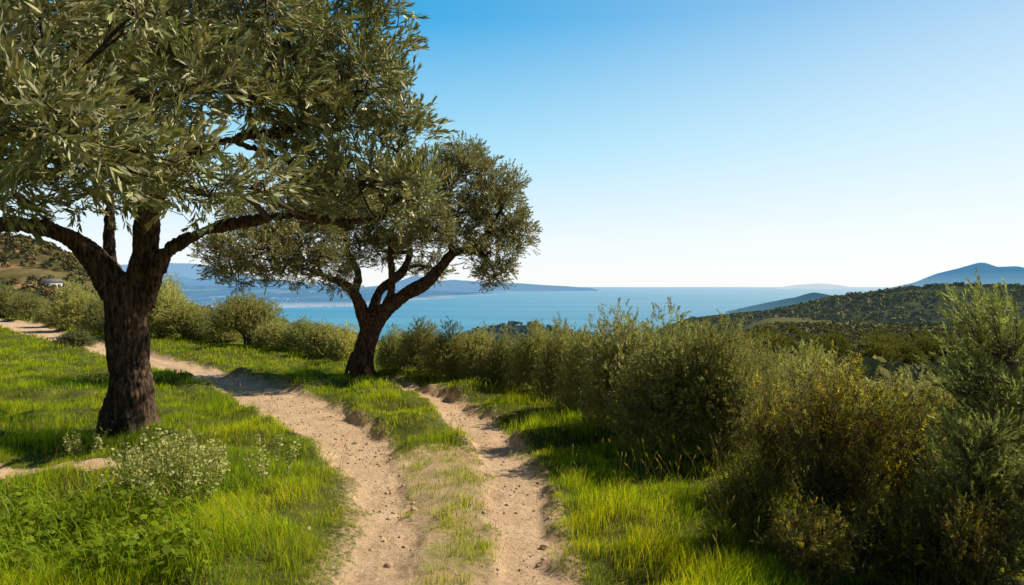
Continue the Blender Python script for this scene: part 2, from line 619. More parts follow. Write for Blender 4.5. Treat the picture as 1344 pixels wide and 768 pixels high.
hill('mountain', 'blue rounded mountain above the right hill',
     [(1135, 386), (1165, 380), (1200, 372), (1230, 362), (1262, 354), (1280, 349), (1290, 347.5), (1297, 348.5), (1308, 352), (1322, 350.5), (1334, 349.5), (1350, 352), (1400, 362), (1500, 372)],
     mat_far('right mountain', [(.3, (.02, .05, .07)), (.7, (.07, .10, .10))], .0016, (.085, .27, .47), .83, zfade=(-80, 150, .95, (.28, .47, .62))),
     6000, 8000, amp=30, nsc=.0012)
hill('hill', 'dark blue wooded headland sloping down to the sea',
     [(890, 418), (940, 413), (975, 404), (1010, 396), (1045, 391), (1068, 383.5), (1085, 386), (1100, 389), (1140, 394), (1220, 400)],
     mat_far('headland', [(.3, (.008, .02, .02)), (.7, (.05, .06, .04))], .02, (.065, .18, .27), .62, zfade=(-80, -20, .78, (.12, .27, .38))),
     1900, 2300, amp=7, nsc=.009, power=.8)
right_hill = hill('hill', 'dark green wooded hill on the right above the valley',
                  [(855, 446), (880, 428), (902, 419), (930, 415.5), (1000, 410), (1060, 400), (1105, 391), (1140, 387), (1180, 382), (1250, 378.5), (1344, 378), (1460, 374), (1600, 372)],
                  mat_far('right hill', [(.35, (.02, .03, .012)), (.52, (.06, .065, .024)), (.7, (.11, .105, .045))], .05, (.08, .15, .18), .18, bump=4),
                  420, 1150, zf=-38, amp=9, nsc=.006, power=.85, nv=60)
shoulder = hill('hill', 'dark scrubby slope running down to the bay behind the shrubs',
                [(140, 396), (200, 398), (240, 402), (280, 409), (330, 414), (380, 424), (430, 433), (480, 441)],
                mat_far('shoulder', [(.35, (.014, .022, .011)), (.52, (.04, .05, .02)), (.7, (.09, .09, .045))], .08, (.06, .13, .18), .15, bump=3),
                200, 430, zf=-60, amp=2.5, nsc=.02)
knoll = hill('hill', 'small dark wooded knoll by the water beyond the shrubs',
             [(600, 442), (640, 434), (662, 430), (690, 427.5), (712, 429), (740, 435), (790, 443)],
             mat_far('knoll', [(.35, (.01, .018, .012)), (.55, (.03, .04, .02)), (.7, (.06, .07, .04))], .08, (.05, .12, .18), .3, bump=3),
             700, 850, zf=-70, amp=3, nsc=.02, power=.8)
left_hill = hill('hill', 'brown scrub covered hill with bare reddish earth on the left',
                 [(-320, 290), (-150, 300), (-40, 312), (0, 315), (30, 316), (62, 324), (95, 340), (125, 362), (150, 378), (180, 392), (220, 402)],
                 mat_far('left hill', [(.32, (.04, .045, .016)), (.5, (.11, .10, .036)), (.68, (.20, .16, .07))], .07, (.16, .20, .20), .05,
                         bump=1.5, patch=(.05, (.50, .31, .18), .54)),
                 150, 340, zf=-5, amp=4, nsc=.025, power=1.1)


def blob_stuff(name, label, pts, size, cols, mat, nleaf=34, hr=.9):
    """many small tree crowns as clumps of leaf-sized faces, one mesh"""
    N = len(pts)
    d = rng.normal(size=(N, nleaf, 3))
    d /= np.linalg.norm(d, axis=2)[..., None]
    d[..., 2] = np.abs(d[..., 2]) * 1.1 - .25
    rad = size[:, None] * (.55 + .5 * rng.random((N, nleaf)))
    c = pts[:, None, :] + d * rad[..., None] * np.array([1, 1, hr])
    c[..., 2] += size[:, None] * .4
    a = rng.normal(size=(N, nleaf, 3))
    nrm = d + .55 * a
    nrm /= np.linalg.norm(nrm, axis=2)[..., None]
    t1 = np.cross(nrm, rng.normal(size=(N, nleaf, 3)))
    t1 /= np.linalg.norm(t1, axis=2)[..., None]
    t2 = np.cross(nrm, t1)
    s = size[:, None, None] * (.28 + .2 * rng.random((N, nleaf, 1)))
    V = np.stack([c - t1 * s, c - t2 * s * .6, c + t1 * s, c + t2 * s * .6], 2).reshape(-1, 3)
    q = np.arange(len(V)).reshape(-1, 4)
    cc = cols[rng.integers(0, len(cols), N)][:, None, :] * (.65 + .7 * rng.random((N, nleaf, 1)))
    cc = np.repeat(cc.reshape(-1, 3), 4, 0)
    o = link_mesh(name, V, [q], mat, colr=cc)
    tag(o, label, None, None, 'stuff')
    return o


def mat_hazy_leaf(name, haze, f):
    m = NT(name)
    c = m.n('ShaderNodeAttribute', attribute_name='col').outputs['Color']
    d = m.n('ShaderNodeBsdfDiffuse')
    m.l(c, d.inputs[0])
    e = m.n('ShaderNodeEmission')  # airlight mixed into the surface colour as emission
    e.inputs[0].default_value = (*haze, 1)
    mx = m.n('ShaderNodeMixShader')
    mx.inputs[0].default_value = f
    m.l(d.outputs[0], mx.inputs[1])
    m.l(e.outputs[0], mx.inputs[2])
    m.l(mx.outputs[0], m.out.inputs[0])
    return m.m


GC = np.array([(.21, .20, .065), (.26, .24, .08), (.11, .125, .045), (.34, .30, .10)])
fu, fv = rng.random(8000), rng.random(8000) ** .8
p = right_hill(fu, fv * 1.0)
dens = n2(p[:, 0], p[:, 1], .007, 31) + .5 * n2(p[:, 0], p[:, 1], .021, 33) + .25 * rng.normal(size=len(p))
p = p[dens > -.12]
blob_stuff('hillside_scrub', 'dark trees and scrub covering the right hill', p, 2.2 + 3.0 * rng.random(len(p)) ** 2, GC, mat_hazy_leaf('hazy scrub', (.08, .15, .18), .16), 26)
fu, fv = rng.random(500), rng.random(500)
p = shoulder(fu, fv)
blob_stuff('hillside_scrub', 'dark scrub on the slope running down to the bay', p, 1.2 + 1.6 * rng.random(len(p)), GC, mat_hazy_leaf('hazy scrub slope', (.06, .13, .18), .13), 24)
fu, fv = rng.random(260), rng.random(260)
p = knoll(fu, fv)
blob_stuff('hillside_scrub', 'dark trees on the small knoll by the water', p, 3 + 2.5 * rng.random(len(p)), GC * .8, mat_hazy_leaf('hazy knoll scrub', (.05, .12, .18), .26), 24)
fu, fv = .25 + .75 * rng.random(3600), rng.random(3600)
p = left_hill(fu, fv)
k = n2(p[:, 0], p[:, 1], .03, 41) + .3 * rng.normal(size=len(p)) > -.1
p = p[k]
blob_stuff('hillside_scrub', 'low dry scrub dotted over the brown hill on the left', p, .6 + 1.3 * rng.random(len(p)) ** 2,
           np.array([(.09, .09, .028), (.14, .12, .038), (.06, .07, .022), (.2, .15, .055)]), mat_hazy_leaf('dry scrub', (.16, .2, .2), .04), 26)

# pale town along the far shore: too many and too small to count
bs = MB()
N = 340
for i in range(N):
    if i < 150:
        fu_, fv_ = .2 + .36 * random.random(), .10 + .13 * random.random() ** 2
    elif i < 260:
        fu_, fv_ = .42 + .20 * random.random(), max(.004, abs(random.gauss(0, .02)))
    else:
        fu_, fv_ = .62 + .18 * random.random(), max(.004, abs(random.gauss(0, .05)))
    q_ = coast(np.array([fu_]), np.array([fv_]))[0]
    k_ = q_[1] / 3000
    w, d_, h = random.uniform(4, 13) * k_, 8 * k_, random.uniform(1.6, 3.6) * k_
    x0, y0, z0 = q_
    v = [(x0 + a * w / 2, y0 + b * d_ / 2, z0 + c * h - 2) for c in (0, 1) for a, b in ((-1, -1), (1, -1), (1, 1), (-1, 1))]
    v += [(x0 - w / 2, y0, z0 + h * 1.35 - 2), (x0 + w / 2, y0, z0 + h * 1.35 - 2)]
    bs.add(v, [np.array([[0, 1, 5, 4], [1, 2, 6, 5], [2, 3, 7, 6], [3, 0, 4, 7], [4, 5, 9, 8], [6, 7, 8, 9]]), np.array([[5, 6, 9], [7, 4, 8]])],
           (random.uniform(.35, .7),) * 3)
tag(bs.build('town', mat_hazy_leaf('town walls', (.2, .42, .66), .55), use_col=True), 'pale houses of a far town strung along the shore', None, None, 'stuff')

# ---------------------------------------------------------------- foliage machinery


def unit(v):
    return v / (np.linalg.norm(v, axis=-1, keepdims=True) + 1e-9)


def sprig_template(npairs=9, length=.26, leaf=.085, width=.0165, ang=(62, 24), hexa=True, tip=2, jit=.25, r=None):
    """shoot along +Z with opposite leaves; returns (leaves, nv, 3)"""
    r = r or random
    L = []
    for i in range(npairs):
        f = (i + .5) / npairs
        z = length * (.12 + .88 * f)
        roll = i * math.pi / 2 + r.uniform(-.5, .5)
        for s in (0, 1):
            if r.random() < .08:
                continue
            a = R(ang[0] + (ang[1] - ang[0]) * f + r.uniform(-14, 14))
            ph = roll + s * math.pi + r.uniform(-.4, .4)
            d = np.array([math.sin(a) * math.cos(ph), math.sin(a) * math.sin(ph), math.cos(a)])
            side = np.cross(d, [0, 0, 1.])
            side = unit(side)
            L.append((np.array([0, 0, z]), d, side, leaf * r.uniform(1 - jit, 1 + jit) * (1 - .25 * abs(f - .55))))
    for i in range(tip):
        a = R(r.uniform(6, 22))
        ph = i * 2.4
        d = np.array([math.sin(a) * math.cos(ph), math.sin(a) * math.sin(ph), math.cos(a)])
        L.append((np.array([0, 0, length]), d, unit(np.cross(d, [1., .3, 0])), leaf * r.uniform(.7, 1)))
    out = []
    for b, d, sd, ln in L:
        up = np.cross(sd, d)
        w = width / 2 * ln / leaf * r.uniform(.8, 1.2)
        tw = r.uniform(-.6, .6)
        sd2 = sd * math.cos(tw) + up * math.sin(tw)
        up2 = np.cross(sd2, d)
        cv = r.uniform(-.10, .16) * ln
        if hexa:
            p = [b, b + d * ln * .32 + sd2 * w + up2 * (cv * .35 + w * .3), b + d * ln * .32 - sd2 * w + up2 * (cv * .35 + w * .3),
                 b + d * ln * .7 + sd2 * w * .85 + up2 * (cv * .7 + w * .2), b + d * ln * .7 - sd2 * w * .85 + up2 * (cv * .7 + w * .2),
                 b + d * ln + up2 * cv * .3]
        else:
            p = [b, b + d * ln * .45 + sd2 * w + up2 * cv, b + d * ln, b + d * ln * .45 - sd2 * w + up2 * cv]
        out.append(p)
    return np.array(out)


HEX = [np.array([[0, 2, 1]]), np.array([[1, 2, 4, 3]]), np.array([[3, 4, 5]])]
QUAD = [np.array([[0, 1, 2, 3]])]


def frames(d):
    d = unit(d)
    r = rng.normal(size=d.shape)
    a = unit(np.cross(d, r))
    b = np.cross(d, a)
    return np.stack([a, b, d], -1)       # columns


def stamp(templates, pos, dirs, scale, cols, faces, leafvar=.25, name='crown', mat=None, parent=None, colorfn=None):
    """merge sprigs into ONE mesh"""
    Vs, Fs, Cs, n = [], {}, [], 0
    idx = rng.integers(0, len(templates), len(pos))
    Rm = frames(dirs)
    for t, T in enumerate(templates):
        k = np.where(idx == t)[0]
        if not len(k):
            continue
        nl, nv = T.shape[:2]
        v = np.einsum('nij,lj->nli', Rm[k], T.reshape(-1, 3)) * scale[k][:, None, None] + pos[k][:, None, :]
        cc = cols[k][:, None, :] * (1 + leafvar * (rng.random((len(k), nl, 1)) * 2 - 1))
        Cs.append(np.repeat(cc.reshape(-1, 3), nv, 0))
        v = v.reshape(-1, 3)
        base = np.arange(len(k) * nl) * nv + n
        for f in faces:
            Fs.setdefault(f.shape[1], []).append((base[:, None, None] + f[None]).reshape(-1, f.shape[1]))
        Vs.append(v)
        n += len(v)
    return link_mesh(name, np.concatenate(Vs), [np.concatenate(f) for f in Fs.values()], mat, parent, np.concatenate(Cs))


def voxel_bark(mb, name, mat, parent, voxel, amp, zscale=2.5):
    o = mb.build('tmp', mat)
    md = o.modifiers.new('r', 'REMESH')
    md.mode = 'VOXEL'
    md.voxel_size = voxel
    sm = o.modifiers.new('s', 'SMOOTH')
    sm.iterations = 4
    sm.factor = .5
    dg = bpy.context.evaluated_depsgraph_get()
    me = bpy.data.meshes.new_from_object(o.evaluated_get(dg))
    old = o.data
    bpy.data.objects.remove(o)
    bpy.data.meshes.remove(old)
    n = len(me.vertices)
    co = np.empty(n * 3, np.float32)
    me.vertices.foreach_get('co', co)
    no = np.empty(n * 3, np.float32)
    me.vertices.foreach_get('normal', no)
    co, no = co.reshape(-1, 3).astype(float), no.reshape(-1, 3)
    q = co * np.array([14, 14, zscale * .9])
    q[:, :2] += .5 * np.stack([pnoise(co * 3), pnoise(co * 3 + 9)], 1)
    rid = 1 - np.abs(pnoise(q)) * 2.2
    h = .65 * rid + .35 * (1 - np.abs(pnoise(q * 2.3 + 4)) * 2) + .8 * pnoise(co * 3.3 + 7) + .9 * pnoise(co * np.array([1.7, 1.7, 1.1]) + 3) - .6
    co += no * (h * amp)[:, None]
    me.vertices.foreach_set('co', co.astype(np.float32).ravel())
    me.polygons.foreach_set('use_smooth', np.ones(len(me.polygons), bool))
    me.update()
    me.materials.clear()
    me.materials.append(mat)
    me.name = name
    ob = bpy.data.objects.new(name, me)
    col.objects.link(ob)
    ob.parent = parent
    return ob


def build_olive(name, label, base, limbs, blobs, voxel, amp, leaf, nsprig, roots, tint, sprig_len, seed):
    """limbs: lists of (px,py,Y,r); blobs: (px,py,Y,rx px,ry px[,weight])"""
    random.seed(seed)
    root = empty(name, base)
    b0 = np.array(base)
    mb = MB()
    skel = []
    for lm in limbs:
        a = np.array([[*at(px, py, Y), r] for px, py, Y, r in lm])
        a = spline(a, 7)
        a[:, 3] *= .82
        # gnarl
        a[1:, :3] += .25 * a[1:, 3:4] * np.stack([pnoise(a[1:, :3] * 2.1 + 3), pnoise(a[1:, :3] * 2.1 + 13), pnoise(a[1:, :3] * 2.1 + 23)], 1)
        mb.tube(a[:, :3] - b0, a[:, 3], 14)
        skel.append(a)
    for (ang, ln, r) in roots:
        d = np.array([math.cos(ang), math.sin(ang), 0])
        mb.tube([np.array([0, 0, .45]) + d * .10, np.array([0, 0, .15]) + d * ln * .45, np.array([0, 0, -.10]) + d * ln * .72], [r * .9, r, r * .6], 10)
    voxel_bark(mb, 'trunk', M['bark'], root, voxel, amp)
    sk = np.vstack([s_[5:] for s_ in skel[1:]])
    P, D, S, C, ST = [], [], [], [], []
    tot = sum((b[3] * b[4]) * (b[2] / 8) ** 2 * (b[5] if len(b) > 5 else 1) for b in blobs)
    for b in blobs:
        px, py, Y, rx, ry = b[:5]
        wgt = b[5] if len(b) > 5 else 1
        c = at(px, py, Y)
        rad = np.array([rx, (rx + ry) * .55, ry]) * Y / F
        dd = np.linalg.norm(sk[:, :3] - c, axis=1) + np.maximum(sk[:, 2] - c[2], 0) * 1.2
        j = sk[np.argmin(dd)]
        mid = (j[:3] + c) / 2 + np.array([random.uniform(-.15, .15), random.uniform(-.15, .15), random.uniform(-.05, .2)])
        r0 = min(j[3] * .7, .045)
        br = MB()
        path = spline([[*j[:3], r0], [*mid, r0 * .7], [*c, .014]], 6)
        br.tube(path[:, :3] - b0, path[:, 3], 7)
        # sub branches and shoots
        nsub = int(10 + 8 * random.random())
        n = int(nsprig * (rx * ry) * (Y / 8) ** 2 * wgt / tot)
        subs = []
        for i in range(nsub):
            d = unit(rng.normal(size=3) + np.array([0, 0, .25]))
            e = c + d * rad * random.uniform(.55, .85)
            st = path[random.randrange(len(path) // 2, len(path)), :3]
            m_ = (st + e) / 2 + rng.normal(size=3) * .06 + np.array([0, 0, .03])
            pth = spline([st, m_, e], 4)
            br.tube(pth - b0, np.linspace(.011, .004, len(pth)), 4)
            subs.append(e)
        br.build('branch', M['twig'], root, smooth=True)
        n, fan = max(n // 5, 4), 5
        d = unit(rng.normal(size=(n, 3)))
        f = rng.random(n) ** .42
        lump = 1 + .28 * pnoise(d * 1.9 + px * .13)
        pos = c + d * rad * (f * lump)[:, None]
        # pull towards sub-branch ends so the leaves gather in clumps with gaps between
        E = np.array(subs)
        ne = E[np.argmin(((pos[:, None] - E[None]) ** 2).sum(2), 1)]
        pos = pos + (ne - pos) * rng.uniform(.1, .68, (n, 1))
        dr = unit(d * rad) * .8 + .25 * rng.normal(size=(n, 3)) + np.array([.05, 0, .55]) + .5 * unit(pos - ne)
        # each shoot end carries a fan of leafy twigs
        n *= fan
        pos = np.repeat(pos, fan, 0) + rng.normal(size=(n, 3)) * sprig_len * .22
        dr = np.repeat(unit(dr), fan, 0) + .42 * rng.normal(size=(n, 3))
        P.append(pos)
        D.append(dr)
        S.append(rng.uniform(.75, 1.2, n) * (1.22 if Y < 6.7 else 1))
        tn = np.array(tint)[None] * rng.uniform(.75, 1.25, (n, 1)) * np.array([1, 1, 1])[None]
        tn = tn * (1 + rng.uniform(-.14, .14, (n, 3)) * np.array([1, .5, 1]))
        C.append(tn)
    P, D, S, C = map(np.concatenate, (P, D, S, C))
    tm = [sprig_template(random.choice((6, 7, 8)), sprig_len, leaf, leaf * .19, (46, 14), hexa=True, tip=4) for _ in range(9)]
    cr = stamp(tm, P - b0, D, S, C, HEX, .6, 'crown', M['olive_leaf'], root)
    # shoot stems
    k = rng.random(len(P)) < .6
    u = unit(D[k])
    a0 = P[k] - b0 - u * .06
    a1 = P[k] - b0 + u * sprig_len * S[k][:, None] * .9
    s1 = unit(np.cross(u, rng.normal(size=u.shape))) * .0035
    s2 = np.cross(u, s1)
    V = np.stack([a0 + s1, a0 - s1 * .5 + s2, a0 - s1 * .5 - s2, a1], 1).reshape(-1, 3)
    base_i = np.arange(len(u)) * 4
    tf = np.concatenate([base_i[:, None] + np.array(t)[None] for t in ((0, 1, 3), (1, 2, 3), (2, 0, 3))])
    link_mesh('twig', V, [tf], M['twig'], root)
    tag(root, label, 'tree')
    return root


OL = (.32, .335, .15)
Yb = 8.35
bx = at(168, 572, Yb)
bz = ground_z(bx[0], bx[1])
build_olive('olive_tree', 'large gnarled olive tree with forked trunk standing on the grass at left', (bx[0], bx[1], bz),
            [[(168, 590, Yb, .36), (168, 565, Yb, .325), (169, 520, Yb, .285), (169, 470, Yb, .265), (168, 420, Yb, .275), (166, 385, Yb, .29), (163, 362, Yb, .20)],
             [(168, 430, Yb, .22), (158, 395, Yb, .22), (140, 362, 8.3, .20), (115, 330, 8.2, .165), (80, 306, 8.0, .125), (35, 297, 7.7, .10), (-25, 294, 7.3, .085), (-100, 280, 7, .07), (-160, 250, 6.9, .04)],
             [(172, 430, Yb, .2), (181, 385, Yb, .185), (187, 340, 8.3, .165), (192, 300, 8.2, .15), (200, 262, 8.0, .125), (228, 224, 7.9, .105), (270, 195, 7.9, .085), (320, 178, 8.0, .07), (372, 175, 8.2, .05), (430, 150, 8.3, .03)],
             [(185, 400, Yb, .17), (202, 362, 8.2, .115), (222, 330, 8.1, .09), (258, 307, 8.1, .078), (310, 294, 8.0, .07), (360, 286, 8.0, .06), (405, 284, 8.0, .05), (455, 292, 8.0, .035), (505, 285, 8.0, .02)],
             [(160, 385, 8.5, .12), (146, 345, 8.6, .075), (144, 300, 8.7, .06), (150, 240, 8.8, .05), (163, 180, 8.8, .045), (166, 110, 8.8, .035), (172, 40, 8.8, .025)],
             [(190, 310, 8.2, .08), (172, 250, 7.6, .055), (130, 205, 7.2, .045), (80, 190, 6.6, .035), (40, 170, 6.0, .025)],
             [(228, 224, 7.9, .07), (262, 150, 8.1, .05), (285, 90, 8.2, .04), (320, 30, 8.3, .03), (340, -40, 8.3, .02)],
             [(320, 178, 8.0, .05), (370, 130, 8.2, .035), (430, 95, 8.3, .028), (480, 70, 8.4, .02)],
             [(75, 304, 8.0, .07), (50, 280, 7.6, .045), (20, 255, 7.0, .03)],
             [(300, 185, 8.0, .045), (360, 205, 8.1, .03), (410, 240, 8.1, .02), (425, 265, 8.1, .015)]],
            [(60, 50, 6.6, 110, 75), (40, 150, 5.3, 78, 42, 1.2), (85, 175, 5.2, 62, 36, 1.2), (0, 110, 5.6, 70, 50), (20, 235, 6.2, 85, 38), (190, 45, 7.6, 100, 60), (165, 140, 6.6, 70, 34),
             (300, 55, 8.0, 105, 62), (345, 130, 7.6, 85, 45), (255, 110, 6.6, 50, 30), (430, 60, 8.3, 85, 60), (480, 118, 8.0, 68, 40), (440, 175, 8.3, 85, 40), (525, 172, 8.2, 42, 32),
             (205, 218, 5.9, 50, 32, 1.2), (125, 225, 6.2, 60, 28), (330, 245, 6.3, 30, 20, 1.2), (265, 255, 6.0, 46, 20, 1.2), (480, 245, 8.0, 85, 40), (540, 258, 7.8, 45, 30), (430, 258, 8.3, 60, 26),
             (505, 35, 8.4, 42, 38), (345, 20, 7.0, 45, 28, 1.2), (180, 15, 6.0, 36, 26, 1.2), (390, 215, 8.6, 60, 24), (100, 262, 8.6, 70, 24, .8), (60, 10, 8.8, 90, 50), (230, 60, 9.6, 130, 70, .7),
             (380, 100, 9.6, 130, 60, .7), (90, 130, 9.6, 110, 70, .6), (220, 200, 9.7, 70, 40, .5),
             (100, -90, 7.5, 150, 80, .6), (300, -80, 8.0, 170, 80, .6), (450, -45, 8.3, 85, 55, .7), (-110, 90, 7, 100, 90, .6), (-130, 220, 7, 90, 55, .6), (-200, 150, 8, 90, 80, .5)],
            .016, .032, .10, 8600, [(.3, .5, .08), (1.5, .5, .08), (2.7, .5, .08), (4.0, .5, .09), (5.2, .5, .08)], OL, .27, 3)

Yb = 13.4
bx = at(472, 497, Yb)
bz = ground_z(bx[0], bx[1])
build_olive('olive_tree', 'smaller round crowned olive tree with leaning trunk beyond the left track', (bx[0], bx[1], bz),
            [[(470, 505, Yb, .31), (472, 490, Yb, .275), (477, 465, Yb, .235), (485, 440, Yb, .235), (490, 420, Yb, .24), (492, 405, Yb, .15)],
             [(484, 440, Yb, .17), (477, 412, 13.3, .15), (468, 390, 13.2, .13), (456, 376, 13.1, .10), (440, 368, 13.0, .075), (415, 358, 12.9, .055), (370, 345, 12.7, .045), (320, 335, 12.5, .03)],
             [(466, 388, 13.2, .10), (471, 362, 13.4, .085), (463, 345, 13.5, .075), (455, 325, 13.5, .06), (450, 290, 13.6, .04)],
             [(489, 425, Yb, .15), (492, 398, 13.5, .12), (499, 382, 13.6, .11), (516, 367, 13.7, .11), (530, 354, 13.8, .10), (537, 335, 13.8, .08), (540, 300, 13.9, .06), (550, 255, 13.9, .035)],
             [(508, 400, Yb, .10), (514, 380, 13.3, .085), (514, 352, 13.3, .07), (513, 325, 13.3, .055), (520, 280, 13.3, .035)],
             [(490, 430, Yb, .19), (506, 408, 13.3, .17), (527, 389, 13.2, .15), (556, 373, 13.1, .135), (577, 352, 13.1, .115), (594, 334, 13.1, .10), (618, 328, 13.1, .075), (638, 340, 13.0, .05), (652, 362, 13.0, .025)],
             [(594, 334, 13.1, .075), (592, 312, 13.2, .06), (586, 285, 13.3, .05), (592, 245, 13.4, .03)],
             [(618, 328, 13.1, .055), (640, 305, 13.3, .045), (655, 280, 13.4, .03)]],
            [(612, 238, 13.5, 52, 40), (652, 285, 13.4, 46, 40), (600, 290, 13.8, 55, 38), (562, 228, 14, 42, 34), (645, 335, 13.0, 42, 28), (648, 362, 13.0, 22, 18), (680, 310, 13.2, 26, 30), (520, 262, 14.2, 62, 50),
             (465, 300, 14, 55, 36), (400, 318, 13, 62, 34), (335, 322, 12.6, 62, 36), (285, 335, 12.5, 34, 26), (372, 358, 12.8, 42, 20), (430, 348, 12.8, 42, 24), (565, 352, 14.4, 32, 18, .7), (500, 330, 14.2, 42, 24),
             (355, 285, 13.4, 75, 36), (430, 270, 13.6, 70, 36), (312, 360, 12.6, 40, 18), (610, 210, 13.9, 38, 26), (560, 300, 12.6, 45, 30), (660, 250, 13.6, 34, 30), (440, 372, 12.7, 24, 12, .8), (540, 320, 13.2, 40, 18, .7)],
            .018, .022, .054, 17500, [(.3, .42, .07), (1.7, .4, .07), (3.1, .42, .07), (4.4, .4, .07), (5.5, .4, .07)], (.33, .325, .115), .15, 5)


# ---------------------------------------------------------------- shrubs
def make_bush(name, H, Rr, nspr, leaf, slen, tint, seed, mat='bush_leaf', up=.9, low=.01, stems=9, tree=False, lobes=9, leafvar=.6):
    """many stemmed olive shrub: stems and one foliage mesh"""
    random.seed(seed)
    root = empty(name)
    st = MB()
    cs = []
    for i in range(lobes):
        a = i * 2.4 + random.uniform(-.4, .4)
        rr = Rr * math.sqrt((i + .4) / lobes) * .62
        z = H * (random.uniform(.45, .70) if i > 1 else random.uniform(.62, .75)) * (1 - .25 * rr / Rr)
        c = np.array([rr * math.cos(a), rr * math.sin(a), z])
        rad = np.array([Rr * random.uniform(.36, .5)] * 2 + [H * random.uniform(.26, .36)])
        if z - rad[2] * 1.3 > H * low and not tree:
            rad[2] = (z - H * low) / 1.2
        cs.append((c, rad))
        b = np.array([random.uniform(-.1, .1) * Rr, random.uniform(-.1, .1) * Rr, -.05])
        m_ = (b + c) / 2 + rng.normal(size=3) * .05 * H
        p_ = spline([b, m_, c, c + np.array([random.uniform(-.1, .1), random.uniform(-.1, .1), min(rad[2] * .6, max(H * .84 - c[2], .02))])], 5)
        st.tube(p_, np.linspace(.022 if not tree else .032, .005, len(p_)), 5)
        for k in range(stems):
            t = random.uniform(.25, .9)
            s0 = p_[int(t * (len(p_) - 1))]
            d = unit(rng.normal(size=3) + np.array([0, 0, .9]))
            e = s0 + d * rad * .9
            e[2] = min(e[2], H * .82)
            st.tube(spline([s0, (s0 + e) / 2 + rng.normal(size=3) * .03, e], 3), np.linspace(.007, .002, 7), 3)
    P, D, C = [], [], []
    for c, rad in cs:
        n = nspr // lobes
        d = unit(rng.normal(size=(n, 3)))
        f = rng.random(n) ** .38 * (1 + .22 * pnoise(d * 2.2 + c * 7))
        p_ = c + d * rad * f[:, None]
        P.append(p_)
        D.append(unit(d) * .6 + .35 * rng.normal(size=(n, 3)) + np.array([0, 0, up]))
        tn = np.array(tint)[None] * rng.uniform(.7, 1.3, (n, 1)) * (1 + rng.uniform(-.15, .15, (n, 3)))
        C.append(tn)
    # whippy shoots standing above the outline
    n = nspr // 30
    a = rng.random(n) * 6.283
    rr = Rr * .85 * np.sqrt(rng.random(n))
    zz = H * (.76 + .2 * rng.random(n)) * (1 - .35 * (rr / Rr) ** 2)
    P.append(np.stack([rr * np.cos(a), rr * np.sin(a), zz], 1))
    D.append(np.stack([.35 * np.cos(a) * rr / Rr, .35 * np.sin(a) * rr / Rr, np.ones(n)], 1) + .15 * rng.normal(size=(n, 3)))
    C.append(np.array(tint)[None] * rng.uniform(.9, 1.5, (n, 1)) * np.ones((1, 3)))
    P, D, C = map(np.concatenate, (P, D, C))
    if not tree:
        n = nspr // 6
        a = rng.random(n) * 6.283
        rr = Rr * (.45 + .45 * rng.random(n) ** .6)
        zz = H * (.04 + .30 * rng.random(n))
        P = np.vstack([P, np.stack([rr * np.cos(a), rr * np.sin(a), zz], 1)])
        D = np.vstack([D, np.stack([np.cos(a) * .6, np.sin(a) * .6, np.full(n, .7)], 1) + .3 * rng.normal(size=(n, 3))])
        C = np.vstack([C, np.array(tint)[None] * rng.uniform(.7, 1.2, (n, 1)) * np.ones((1, 3))])
    k = P[:, 2] > H * low
    P, D, C = P[k], D[k], C[k]
    tm = [sprig_template(random.choice((7, 8, 9)), slen, leaf, leaf * .3, (58, 25), False) for _ in range(7)]
    stamp(tm, P, D, rng.uniform(.7, 1.25, len(P)), C, QUAD, leafvar, 'foliage', M[mat], root)
    st.build('stem', M['stem'], root)
    top = P[:, 2] + slen * .8 * unit(D)[:, 2]
    root['H'] = float(np.percentile(top, 99.6))
    root['R'] = float(np.percentile(np.hypot(P[:, 0], P[:, 1]), 96) + .4 * slen)
    return root


TB = (.395, .40, .15)
kinds = [make_bush('olive_bush', 1.3, .72, 3570, 0.041, .115, TB, 21, up=.3), make_bush('olive_bush', 1.35, .66, 3400, 0.041, .12, (.43, .435, .18), 22, up=.35),
         make_bush('olive_bush', 1.2, .74, 3570, 0.038, .11, (.33, .35, .14), 23, up=.25), make_bush('olive_bush', 1.4, .62, 3315, 0.043, .125, (.45, .44, .16), 24, up=.45)]
tree_kind = make_bush('olive_bush', 1.5, .80, 3600, .038, .13, TB, 25, low=.28, tree=True)
used = {}


def put(src, px, bpy_, tpy, wpx, label, group, dY=0.0, cat='shrub', drop=0.0, Y=None, rz=None):
    """stand a shrub so that its foot is at photo row bpy_ on the ground, its top at row tpy"""
    if Y is None:
        Y = on_flat(px, bpy_)[1] + dY
    x = (px - HX) / F * Y
    z = ground_z(x, Y) - drop
    top = CAM_H - (tpy - HY) / F * Y
    h = max(top - z, .35)
    w = wpx / 2 * Y / F
    if src.name in used:
        o = copy_tree(src)
    else:
        o = src
        used[src.name] = 1
    o.location = (x, Y, z)
    o.rotation_euler = (0, 0, random.uniform(0, 6.28) if rz is None else rz)
    o.scale = (w / src['R'] if 'R' in src else 1,) * 2 + (h / src['H'] * 1.0,)
    tag(o, label, cat, group)
    return o


